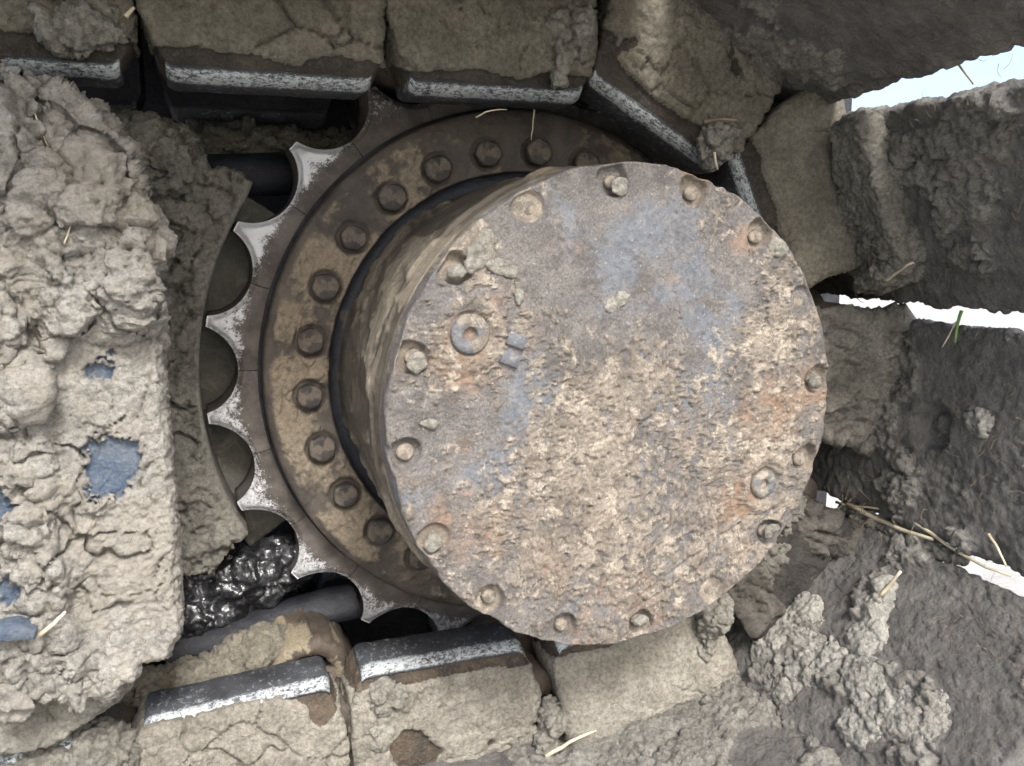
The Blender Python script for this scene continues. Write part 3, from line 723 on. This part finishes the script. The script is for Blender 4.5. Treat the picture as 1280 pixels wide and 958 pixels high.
low = link_unit(f6, 9, 'lower track link with a long polished rail at the bottom left', mat='bottom', s_off=.19, bias=.3, spots=pf([(320, 920, 80, .4), (400, 890, 24, -.9)]), smoothface=.6, shoe_vox=.02, shoe=(-.02, 1.0))

pb_ = P(385, 838, -.12)
def arch():
    Vb, Fb = lathe([(.115, .1), (.115, -.06), (.135, -.09), (.185, -.10), (.215, -.08), (.225, -.03), (.225, .25)], 90, (pb_[0], pb_[2])); Vb[:, 1] += pb_[1]
    n_ = np.stack([Vb[:, 0] - pb_[0], Vb[:, 1] * 0, Vb[:, 2] - pb_[2]], 1); Vb = Vb + n_ * (fbm(Vb, 6, 4, .6, 6) * .12 + chunks(Vb, 7, 9) * .10 - .05)[:, None]
    o = build('pin_boss', Vb, Fb, 'pin', low, attrs={'mud': sstep(-.2, .4, fbm(Vb, 5, 4, .6, 8))}); fixn(o.data)
    Vb, Fb = lathe([(.001, -.05), (.085, -.05), (.10, -.03), (.10, .3)], 40, (pb_[0], pb_[2])); Vb[:, 1] += pb_[1]; o = build('pin_end', Vb, Fb, 'dark', low, attrs={'mud': np.full(len(Vb), .25)}); fixn(o.data)
arch()
link_unit(bot(2), 10, 'lower track link half hidden behind the roller in the bottom left corner', mat='bottom', s_off=.19, bias=-.2, smoothface=.2, shoe_vox=.03, shoe=(-.02, 1.0))

# ------------------------------------------------------------------ track frame caked with dry mud
FY = -.75
frame = thing('undercarriage', 'track frame end caked with pale cracked mud and blue paint patches at the left', 'undercarriage', (-2.2, -.4, -1.0))
fo = pixout([(-160, 60), (0, 92), (60, 100), (108, 128), (150, 178), (180, 225), (184, 270), (174, 330), (196, 390), (206, 480), (216, 600), (224, 700), (227, 790), (212, 832), (165, 838), (140, 862), (95, 850), (40, 858), (-160, 880)], FY)
def ffn(p, n):
    fr_ = sstep(.3, .8, -n[:, 1])
    sx = p[:, 0]; sz = p[:, 2]
    right = sstep(-2.22, -2.08, sx + .10 * fbm(p, 2, 3, .5, 5)) * (1 - sstep(.15, .55, sz))      # flatter strip along the edge
    lump = 1 - .88 * right
    d = fbm(p, 1.6, 3, .5, 300) * .05 * lump
    va = sstep(-.35, .35, fbm(p, 2.2, 3, .5, 312)); vb = sstep(-.3, .3, fbm(p, 3.5, 3, .5, 313))
    d += lump * (chunks(p, 2.8, 301) * .05 + chunks(p, 6.5, 302) * .048 * va + clods(p, 4.2, 311) * .045) + (.25 + .75 * lump) * (chunks(p, 14, 303) * .026 * vb + chunks(p, 30, 308) * .016 * (.3 + .7 * va)) + fbm(p, 20, 5, .72, 304) * .022
    d -= cracks(p, 2.4, .012, 305, .10) * .06 + cracks(p, 5, .008, 306, .10) * .025
    spots = pf([(142, 575, 27, -1.3), (122, 462, 11, -1.0), (0, 640, 20, -1.2), (10, 735, 20, -1.0), (140, 440, 12, -.6), (132, 610, 18, -.9), (45, 590, 12, -.5)], FY)
    gs = gauss(p, spots)
    m = sstep(-.06, .08, gs + .5 + 1.5 * fbm(p, 7, 6, .75, 307) * sstep(-.02, -.25, gs) + .2 * fbm(p, 5, 3, .6, 309)) 
    d = d * (.35 + .65 * m) - (1 - m) * .034
    d += .05 * sstep(.75, .2, right) * fr_
    return d, {'mud': m}
rl = random.Random(21); fl = []
for _ in range(70):
    x_, y_ = rl.uniform(-20, 170), rl.uniform(175, 480)
    if x_ > 10 + (y_ - 140) * 1.0 or (y_ > 350 and x_ > 90): continue
    r0 = rl.uniform(.06, .17); fl.append(sphere(P(x_, y_, FY + rl.uniform(-.02, .06)), (r0 * rl.uniform(.6, 1.0), r0 * rl.uniform(.6, .9), r0 * rl.uniform(.8, 1.5)), 14))
for _ in range(26):
    x_, y_ = rl.uniform(-20, 120), rl.uniform(480, 850); r0 = rl.uniform(.06, .14); fl.append(sphere(P(x_, y_, FY + rl.uniform(.03, .08)), (r0, r0 * .8, r0 * rl.uniform(.7, 1.2)), 14))
for x_, y_, a_, b_ in ((135, 850, .06, .10), (95, 862, .07, .08), (60, 850, .08, .07), (20, 868, .09, .08), (160, 838, .05, .05)): fl.append(sphere(P(x_, y_, FY + .04), (a_, .08, b_), 14))
muddy('mud_crust', [prism(fo, xzT, FY, -.30, .05)] + fl, .0088, ffn, 'frame', frame, smooth=2)
# dark far-side backing added against sky light, cross tube and a jutting blue ledge
Vb, Fb = prism([(-3.2, -1.9), (3.2, -1.9), (3.2, 1.87), (-3.2, 1.87)], xzT, 1.35, 1.5); o = build('far_side_backing', Vb, Fb, 'dark', frame, attrs={'mud': np.full(len(Vb), .3)}, smooth=False); fixn(o.data)
def tube_between(a, b, r0, r1, seg=14):
    a, b = np.array(a, float), np.array(b, float); d = (b - a) / np.linalg.norm(b - a); u_ = np.cross(d, (0, 0, 1) if abs(d[2]) < .9 else (1, 0, 0)); u_ /= np.linalg.norm(u_); v_ = np.cross(d, u_)
    V = [a + 0 * d]; ang = 2 * np.pi * np.arange(seg) / seg
    V = np.concatenate([[a], a + r0 * (np.cos(ang)[:, None] * u_ + np.sin(ang)[:, None] * v_), b + r1 * (np.cos(ang)[:, None] * u_ + np.sin(ang)[:, None] * v_), [b]])
    F = [(0, 1 + (i + 1) % seg, 1 + i) for i in range(seg)] + [(1 + i, 1 + (i + 1) % seg, 1 + seg + (i + 1) % seg, 1 + seg + i) for i in range(seg)] + [(1 + 2 * seg, 1 + seg + i, 1 + seg + (i + 1) % seg) for i in range(seg)]
    return V, F
a, b = P(150, 225, .45), P(420, 215, .55)
Vt, Ft = tube_between(a, b, .11, .11, 24); o = build('cross_tube', Vt, Ft, 'groove', frame, attrs={'mud': np.full(len(Vt), .25)}); fixn(o.data)
Vt, Ft = tube_between(P(175, 226, .3), P(240, 222, .36), .125, .125, 24); o = build('tube_collar', Vt, Ft, 'dark', frame, attrs={'mud': np.full(len(Vt), .25)}); fixn(o.data)
led = pixout([(-40, 785), (20, 779), (46, 786), (44, 798), (-40, 803)], FY - .10)
Vl, Fl = prism(led, xzT, FY - .12, FY + .1, .01); o = build('ledge', Vl, Fl, 'frame', frame, attrs={'mud': np.full(len(Vl), .05)}); fixn(o.data)

# ------------------------------------------------------------------ packed mud beside the sprocket, trimmed by the teeth
arc = [(1.635 * math.cos(R(a)), 1.635 * math.sin(R(a))) for a in np.linspace(147, 208, 50)]
po = [tuple(P(228, 160, .12)[[0, 2]]), tuple(P(262, 212, .12)[[0, 2]]), tuple(P(300, 212, .12)[[0, 2]]), tuple(P(316, 228, .12)[[0, 2]])] + arc + [tuple(P(284, 690, .12)[[0, 2]]), tuple(P(268, 722, .12)[[0, 2]]), tuple(P(225, 722, .12)[[0, 2]]), (-2.3, -.95), (-2.4, 1.1), tuple(P(110, 140, .12)[[0, 2]])]
pack = thing('packed_mud', 'grey packed mud behind the frame, trimmed to an arc by the sprocket teeth', 'mud', (-1.9, .2, -1.0))
def pfn(p, n):
    rad = np.hypot(p[:, 0], p[:, 2]); k = sstep(1.64, 1.70, rad)
    d = k * (fbm(p, 2, 3, .5, 330) * .05 + chunks(p, 5, 331) * .03 + chunks(p, 13, 332) * .022 + chunks(p, 30, 337) * .010 + fbm(p, 26, 4, .65, 333) * .012 - cracks(p, 3, .014, 334) * .06 - cracks(p, 7, .01, 335, .1) * .03)
    return d, {'mud': .75 + .6 * fbm(p, 4, 4, .6, 336)}
muddy('mud_body', [prism(po, xzT, .06, .46, .02)], .012, pfn, 'packed', pack, smooth=2)
# smooth face left behind the teeth
ring_o = [(1.72 * math.cos(R(a)), 1.72 * math.sin(R(a))) for a in np.linspace(146, 214, 40)]
ring_i = [(1.2 * math.cos(R(a)), 1.2 * math.sin(R(a))) for a in np.linspace(214, 146, 40)]
muddy('scraped_face', [prism(ring_o + ring_i, xzT, .43, .55, .0)], .014, lambda p, n: (fbm(p, 3, 3, .5, 340) * .012 + fbm(np.stack([np.hypot(p[:, 0], p[:, 2]) * 8, p[:, 1], p[:, 0] * .3], 1), 4, 3, .6, 341) * .004, {'mud': np.ones(len(p))}), 'scraped', pack, smooth=1)
# crumbly mud above, against the cross tube
def lump(name, parts, vox, seed, amp, mat, parent=None, org=None, m=.9):
    return muddy(name, parts, vox, lambda p, n: (chunks(p, 5, seed) * .045 * amp + chunks(p, 13, seed + 1) * .022 * amp + chunks(p, 32, seed + 7) * .014 * (.4 + .6 * amp) + fbm(p, 25, 4, .65, seed + 2) * .014 * amp - cracks(p, 5, .012, seed + 3) * .04 * amp, {'mud': m + .5 * fbm(p, 5, 4, .6, seed + 4)}), mat, parent, org, smooth=2)
lump('mud_lump', [sphere(P(165, 195, .0), (.24, .15, .17)), sphere(P(205, 215, .0), (.12, .12, .10))], .011, 350, 1.0, 'packed', pack)
lump('mud_lump', [sphere(P(300, 178, .70), (.50, .14, .10)), sphere(P(420, 180, .75), (.3, .14, .09))], .013, 356, 1.0, 'packed', pack)

# ------------------------------------------------------------------ black greasy mud under the teeth
gr = muddy('greasy_mud', [sphere(P(300, 725, .30), (.34, .16, .18)), sphere(P(345, 705, .34), (.22, .15, .17)), sphere(P(255, 760, .28), (.22, .16, .14))], .012,
           lambda p, n: chunks(p, 5, 360) * .035 + fbm(p, 7, 4, .55, 362) * .045 + fbm(p * np.array([.5, 1, 1.6]), 16, 4, .6, 363) * .022, 'grease', None, P(300, 770, .3))
tag(gr, 'black wet greasy mud heap under the sprocket teeth', 'mud')

# ------------------------------------------------------------------ bottom roller at the left
rc = P(-5, 800, -.68)
rol = thing('track_roller', 'mud coated bottom roller under the caked frame at the lower left', 'track roller', (rc[0], -.4, rc[2] - .5))
def cyl_prism(c, r, y0, y1, n=48): return prism([(c[0] + r * math.cos(2 * math.pi * k / n), c[2] + r * math.sin(2 * math.pi * k / n)) for k in range(n)], xzT, y0, y1, .05)
muddy('roller_body', [cyl_prism(rc, .56, -.60, -.30)], .012, lambda p, n: (fbm(p, 3, 4, .5, 370) * .03 + chunks(p, 7, 371) * .015 + chunks(p, 18, 372) * .010 + fbm(p, 25, 4, .65, 373) * .008 - cracks(p, 3.5, .012, 374) * .05, {'mud': np.ones(len(p))}), 'clod', rol, smooth=4)  # darker mud colour stands in for shade from the frame overhang
muddy('roller_shaft', [cyl_prism(rc, .2, -.4, 1.0)], .03, lambda p, n: (fbm(p, 5, 3, .5, 376) * .01, {'mud': np.zeros(len(p))}), 'dark', rol)

# inner rail of the far row showing beside the grease
def bar(px0, py0, px1, py1, y, w, h, name, lab, cat):
    a, b = P(px0, py0, y), P(px1, py1, y); d = (b - a); L = np.linalg.norm(d); d /= L
    fr_ = Fr((a[0], a[2]), (d[0], d[2]), (-d[2], d[0]))
    fr_.o = fr_.o if fr_.o[2] > 0 else -fr_.o
    return fr_, L
exec("""
fr_, L_ = bar(205, 812, 445, 744, .16, .2, .1, '', '', '')
gb = thing('guide_bar', 'short dark polished guide bar behind the lower rail at the left', 'bar', fr_(np.array([0.]), np.array([-.1]), np.array([.25]))[0])
pr = [(.10, -.10), (.10, -.04), (.16, .03), (.30, .03), (.34, -.02), (.34, -.10)]
n_ = 40; m_ = len(pr); V_ = []; W_ = []
for s_ in np.linspace(0, L_, n_):
    for j, (y_, h_) in enumerate(pr): V_.append((s_, h_, y_)); W_.append(.22 if j in (1, 2) else .02)
V_ = np.array(V_); V_ = fr_(V_[:, 0], V_[:, 1], V_[:, 2]) + fbm(V_, 9, 3, .6, 4)[:, None] * .008
F_ = [(i * m_ + j, i * m_ + (j + 1) % m_, (i + 1) * m_ + (j + 1) % m_, (i + 1) * m_ + j) for i in range(n_ - 1) for j in range(m_)] + [tuple(range(m_)), tuple((n_ - 1) * m_ + j for j in range(m_))]
o = build('bar_body', V_, F_, 'dark', gb, attrs={'mud': np.array(W_) + .15}); fixn(o.data)
""")

# ------------------------------------------------------------------ clods and ridges lying on the track
def clod(label, parts, seed, amp=1.0, vox=.010, mat='clod', grp=None):
    c = np.mean([pp[0].mean(0) for pp in parts], 0)
    o = lump('mud_clod', parts, vox, seed, amp, mat, None, c); tag(o, label, 'mud clod', grp or 'mud clods stuck on the track'); return o
def pat(fr, px, py, h, rs, rh, ry):
    V_, F_ = sphere((0, 0, 0), (1, 1, 1), 16); return fr.px(px, py, h) + V_[:, :1] * rs * fr.t + V_[:, 2:] * rh * fr.o + V_[:, 1:2] * ry * np.array([0, 1.0, 0]), F_
def ridge(fr, pts, h, rad, n=14):
    out = []
    for i in range(n):
        t = i / (n - 1) * (len(pts) - 1); k = min(int(t), len(pts) - 2); u_ = t - k
        p_ = fr.px(pts[k][0] * (1 - u_) + pts[k + 1][0] * u_, pts[k][1] * (1 - u_) + pts[k + 1][1] * u_, h)
        out.append(sphere(p_, np.array(rad) * (1 + .25 * math.sin(i * 2.3)), 12))
    return out
rb_ = [f1.inv(np.array([f1.px(x_, y_, .14)])) for x_, y_ in ((1034, 158), (1052, 150), (1078, 152), (1092, 200), (1112, 270), (1134, 335), (1128, 362), (1100, 372), (1066, 366), (1052, 300), (1040, 220))]
rb_ = [(float(q_[0][0]), float(q_[2][0])) for q_ in rb_]
bar_ = prism(rb_, lambda a, b, c: f1(a, c, b), .125, HS + .03, .04)
o = muddy('mud_clod', [bar_, sphere(f1.px(1105, 345, .12), (.07, .09, .06)), sphere(f1.px(1085, 350, .13), (.06, .08, .05))], .0095, lambda p, n: (lambda lo: (fbm(p, 3, 3, .5, 401) * .02 + (.25 + .75 * lo) * (chunks(p, 8, 400) * .022 + chunks(p, 18, 402) * .018) + chunks(p, 34, 404) * .008 + fbm(p, 28, 4, .65, 403) * .008 - cracks(p, 4, .009, 405, .05) * .03, {'mud': np.ones(len(p))}))(sstep(.25, .62, f1.inv(p)[0])), 'packed', None, bar_[0].mean(0), smooth=3)
tag(o, 'long crumbly mud ridge standing on the shoe right of the drum', 'mud clod', 'mud clods stuck on the track')
clod('round clod with roots wedged in the joint above the drum', [sphere(P(893, 182, -.58), (.10, .09, .11)), sphere(P(905, 165, -.55), (.07, .07, .07))], 410, 1.0)
clod('small clod in the joint below the drum', [sphere(P(688, 895, -.55), (.07, .08, .12)), sphere(P(680, 925, -.55), (.06, .07, .09))], 420, .8)
clod('pale clod beside the joint at the bottom centre', [sphere(P(480, 870, -.52), (.11, .09, .07)), sphere(P(470, 915, -.5), (.10, .08, .13))], 430, .8)
clod('clod pressed under the right foot of the drum', [sphere(P(895, 765, -.60), (.10, .12, .12)), sphere(P(880, 800, -.55), (.07, .1, .12))], 440, .9)
clod('crumbly clod at the top edge beside the left joint', [sphere(P(105, 30, -.55), (.17, .08, .13))], 450, 1.0)
clod('clod at the upper joint left of the slanting rail', [sphere(P(700, 62, -.55), (.06, .07, .16)), sphere(P(722, 40, -.55), (.06, .07, .12))], 460, .8)
clod('tall pale clod standing on the lower right shoe', [pat(f3, 1098, 762, HS, .12, .07, .09), pat(f3, 1108, 738, HS, .07, .09, .06), pat(f3, 1085, 795, HS, .12, .05, .13)], 470, .35, mat='pale')
clod('broad pale clod near the left edge of the lower right shoe', [pat(f3, 1000, 775, HS, .17, .055, .18), pat(f3, 965, 805, HS, .16, .06, .12), pat(f3, 1020, 825, HS, .16, .045, .22), pat(f3, 985, 860, HS, .12, .04, .1)], 480, .35, mat='pale')
clod('flat pale clod lowest on the lower right shoe', [pat(f3, 1085, 852, HS, .12, .05, .22), pat(f3, 1140, 885, HS, .17, .05, .22), pat(f3, 1080, 910, HS, .12, .045, .16)], 490, .35, mat='pale')
clod('small round pale clod right of the dark hollow', [sphere(f2.px(1226, 530, HS - .01), (.035, .07, .065))], 500, .5, mat='pale')

clod('tan mud filling the lower links between bar and rail', [sphere(P(250, 850, -.08), (.42, .14, .11)), sphere(P(315, 815, -.05), (.2, .14, .12))], 550, .7, mat='link')
clod('dark brown mud heap between roller and rail in the bottom left corner', [sphere(P(120, 945, -.5), (.2, .2, .13)), sphere(P(60, 975, -.5), (.25, .2, .16))], 530, .8, mat='packed')
clod('long low mud bead plugging the lower right gap', ridge(f3, [(1065, 642), (1130, 668), (1195, 700)], HS + .03, (.055, .10, .05)), 510, .5)
clod('grey mud packed in the hollow right of the drum foot', [sphere(P(985, 640, -.50), (.14, .1, .16)), sphere(P(960, 690, -.48), (.14, .1, .12))], 520, 1.0, mat='packed')

# ------------------------------------------------------------------ straw, roots and grass
def stalk(pts, r, seg=6):
    pts = [np.array(p_, float) for p_ in pts]; V, F = [], []
    n = len(pts)
    for i, p_ in enumerate(pts):
        d = pts[min(i + 1, n - 1)] - pts[max(i - 1, 0)]; d /= np.linalg.norm(d) + 1e-9
        u_ = np.cross(d, (0, 1, .3)); u_ /= np.linalg.norm(u_) + 1e-9; v_ = np.cross(d, u_); rr = r * (1 - .45 * i / (n - 1))
        for k in range(seg): a_ = 2 * math.pi * k / seg; V.append(p_ + rr * (math.cos(a_) * u_ + math.sin(a_) * v_))
    for i in range(n - 1):
        for k in range(seg): F.append((i * seg + k, i * seg + (k + 1) % seg, (i + 1) * seg + (k + 1) % seg, (i + 1) * seg + k))
    F += [tuple(range(seg)), tuple((n - 1) * seg + k for k in range(seg))]
    return V, F
def straw(label, pts, r, mat='straw', cat='straw', name='straw'):
    V, F = stalk(pts, r); c = np.mean(V, 0); o = build(name, V, F, mat, None, c); fixn(o.data); tag(o, label, cat, 'straw and roots in the mud'); return o
def bend(a, b, amp, n=7, seed=0):
    rnd = random.Random(seed); a, b = np.array(a, float), np.array(b, float); L = np.linalg.norm(b - a); off = np.array([rnd.uniform(-1, 1), rnd.uniform(-.3, .3), rnd.uniform(-1, 1)]) * L * amp
    return [a + (b - a) * t + off * math.sin(math.pi * t) + np.array([rnd.uniform(-1, 1), 0, rnd.uniform(-1, 1)]) * L * .012 for t in np.linspace(0, 1, n)]
sf4 = lambda x, y: f4.px(x, y, HS - .10)
sf3 = lambda x, y: f3.px(x, y, HS - .05)
sf2 = lambda x, y: f2.px(x, y, HS - .05)
sf1 = lambda x, y: f1.px(x, y, HS - .05)
straw('pale thick straw lying on the shoe below the drum', bend(sf4(682, 946), sf4(745, 913), .03, seed=1), .012)
straw('thick straw along the gap right of the drum foot', bend(sf3(1060, 632), sf3(1165, 676), .03, seed=2), .016)
straw('thin straw crossing the gap right of the drum foot', bend(sf3(1045, 628), sf3(1135, 640), .05, seed=3), .008)
straw('long straw running down beside the lower right gap', bend(sf3(1120, 640), sf3(1262, 722), .04, seed=4), .011)
straw('short root poking up from the shoe right of the gap', bend(sf2(1235, 668), sf2(1258, 708), .08, seed=5), .008)
straw('straw twig standing on the tall clod', bend(sf3(1100, 745), f3.px(1126, 714, HS - .12), .03, seed=6), .012)
straw('twig across the bright gap at the upper right', bend(sf1(1192, 72), sf1(1217, 106), .02, seed=7), .006, 'root')
straw('pale grass blade hanging over the middle right gap', bend(sf2(1202, 388), sf2(1194, 428), .06, seed=8), .009, 'grass', 'grass')
straw('thin straw hanging beside the green blade', bend(sf2(1195, 402), sf2(1178, 434), .05, seed=9), .005)
straw('thin straw hanging in front of the top bolts', bend(P(668, 137, -.3), P(664, 175, -.28), .03, seed=10), .004)
straw('fine root curling under the top rail', bend(P(595, 147, -.5), P(634, 138, -.5), .12, seed=11), .004)
straw('root in the clod above the drum', bend(P(880, 152, -.66), P(925, 150, -.66), .1, seed=12), .010, 'root')
straw('root dangling from the clod above the drum', bend(P(893, 190, -.68), P(897, 212, -.68), .05, seed=13), .008, 'straw')
straw('straw stub on the mud ridge foot', bend(f1.px(1105, 355, HS - .2), f1.px(1142, 328, HS - .2), .05, seed=14), .009)
straw('pale straw lying across the caked frame above the blue ledge', bend(P(50, 795, FY - .10), P(82, 765, FY - .10), .03, seed=15), .010)
straw('thin straw bent over the upper caked frame', bend(P(80, 305, FY - .10), P(96, 265, FY - .10), .06, seed=16), .004)
straw('thin straw at the top of the caked frame', bend(P(40, 135, FY - .08), P(60, 185, FY - .08), .06, seed=17), .0035)
straw('straw chip in the joint at the top left', bend(P(157, 21, -.60), P(168, 9, -.60), .02, seed=18), .010)
# loose fibres in the mud: too many to count
rnd = random.Random(5); Vall, Fall = [], []
def fibre(c, L, d0, r=.0014):
    b = np.array(c) + np.array(d0) * L; V, F = stalk(bend(c, b, .25, 5, rnd.randint(0, 9999)), r, 3)
    k = len(Vall); Vall.extend(V); Fall.extend([tuple(i + k for i in f) for f in F])
def rd(): 
    v = np.array([rnd.uniform(-1, 1), rnd.uniform(-.5, .1), rnd.uniform(-1, 1)]); return v / np.linalg.norm(v)
for fr_, bx_, n_ in ((f1, (1130, 120, 1278, 360), 90), (f2, (1060, 410, 1278, 640), 110), (f3, (950, 680, 1278, 950), 150), (f0, (880, 10, 1270, 90), 60), (f4, (720, 860, 1000, 950), 50)):
    for _ in range(n_): fibre(fr_.px(rnd.uniform(bx_[0], bx_[2]), rnd.uniform(bx_[1], bx_[3]), HS - rnd.uniform(.03, .06)), rnd.uniform(.02, .07), rd())
for _ in range(110): fibre(P(rnd.uniform(0, 190), rnd.uniform(150, 830), FY - rnd.uniform(.05, .09)), rnd.uniform(.02, .07), rd())
for _ in range(40): fibre(f1.px(rnd.uniform(1060, 1120), rnd.uniform(300, 365), HS - .16), rnd.uniform(.03, .08), rd(), .003)
for _ in range(40): fibre(sf3(rnd.uniform(1040, 1200), rnd.uniform(625, 665)), rnd.uniform(.05, .15), rd(), .003)
o = build('straw_fibres', np.array(Vall), Fall, 'root', None, (1.2, -.8, 0)); o['kind'] = 'stuff'; o['label'] = 'short dry straw fibres scattered over the mud'; o['category'] = 'straw'
# grass on the ground past the lower right shoe
Vall, Fall = [], []
gc = Q(1275, 945, (0, 0, 1), -2.32)
for _ in range(700):
    c = gc + np.array([rnd.uniform(-.6, 1.2), rnd.uniform(-.6, .8), 0]); L = rnd.uniform(.12, .3); tip = c + np.array([rnd.uniform(-.1, .1), rnd.uniform(-.1, .1), L]); wd = np.array([rnd.uniform(-1, 1), rnd.uniform(-1, 1), 0]); wd = wd / np.linalg.norm(wd) * .008
    k = len(Vall); mid = (c + tip) / 2 + wd * 2; Vall += [c - wd, c + wd, mid + wd, mid - wd, tip]; Fall += [(k, k + 1, k + 2, k + 3), (k + 3, k + 2, k + 4)]
o = build('grass', np.array(Vall), Fall, 'grass', None, tuple(gc)); o['kind'] = 'stuff'; o['label'] = 'short green grass on the ground past the lower right shoe'; o['category'] = 'grass'
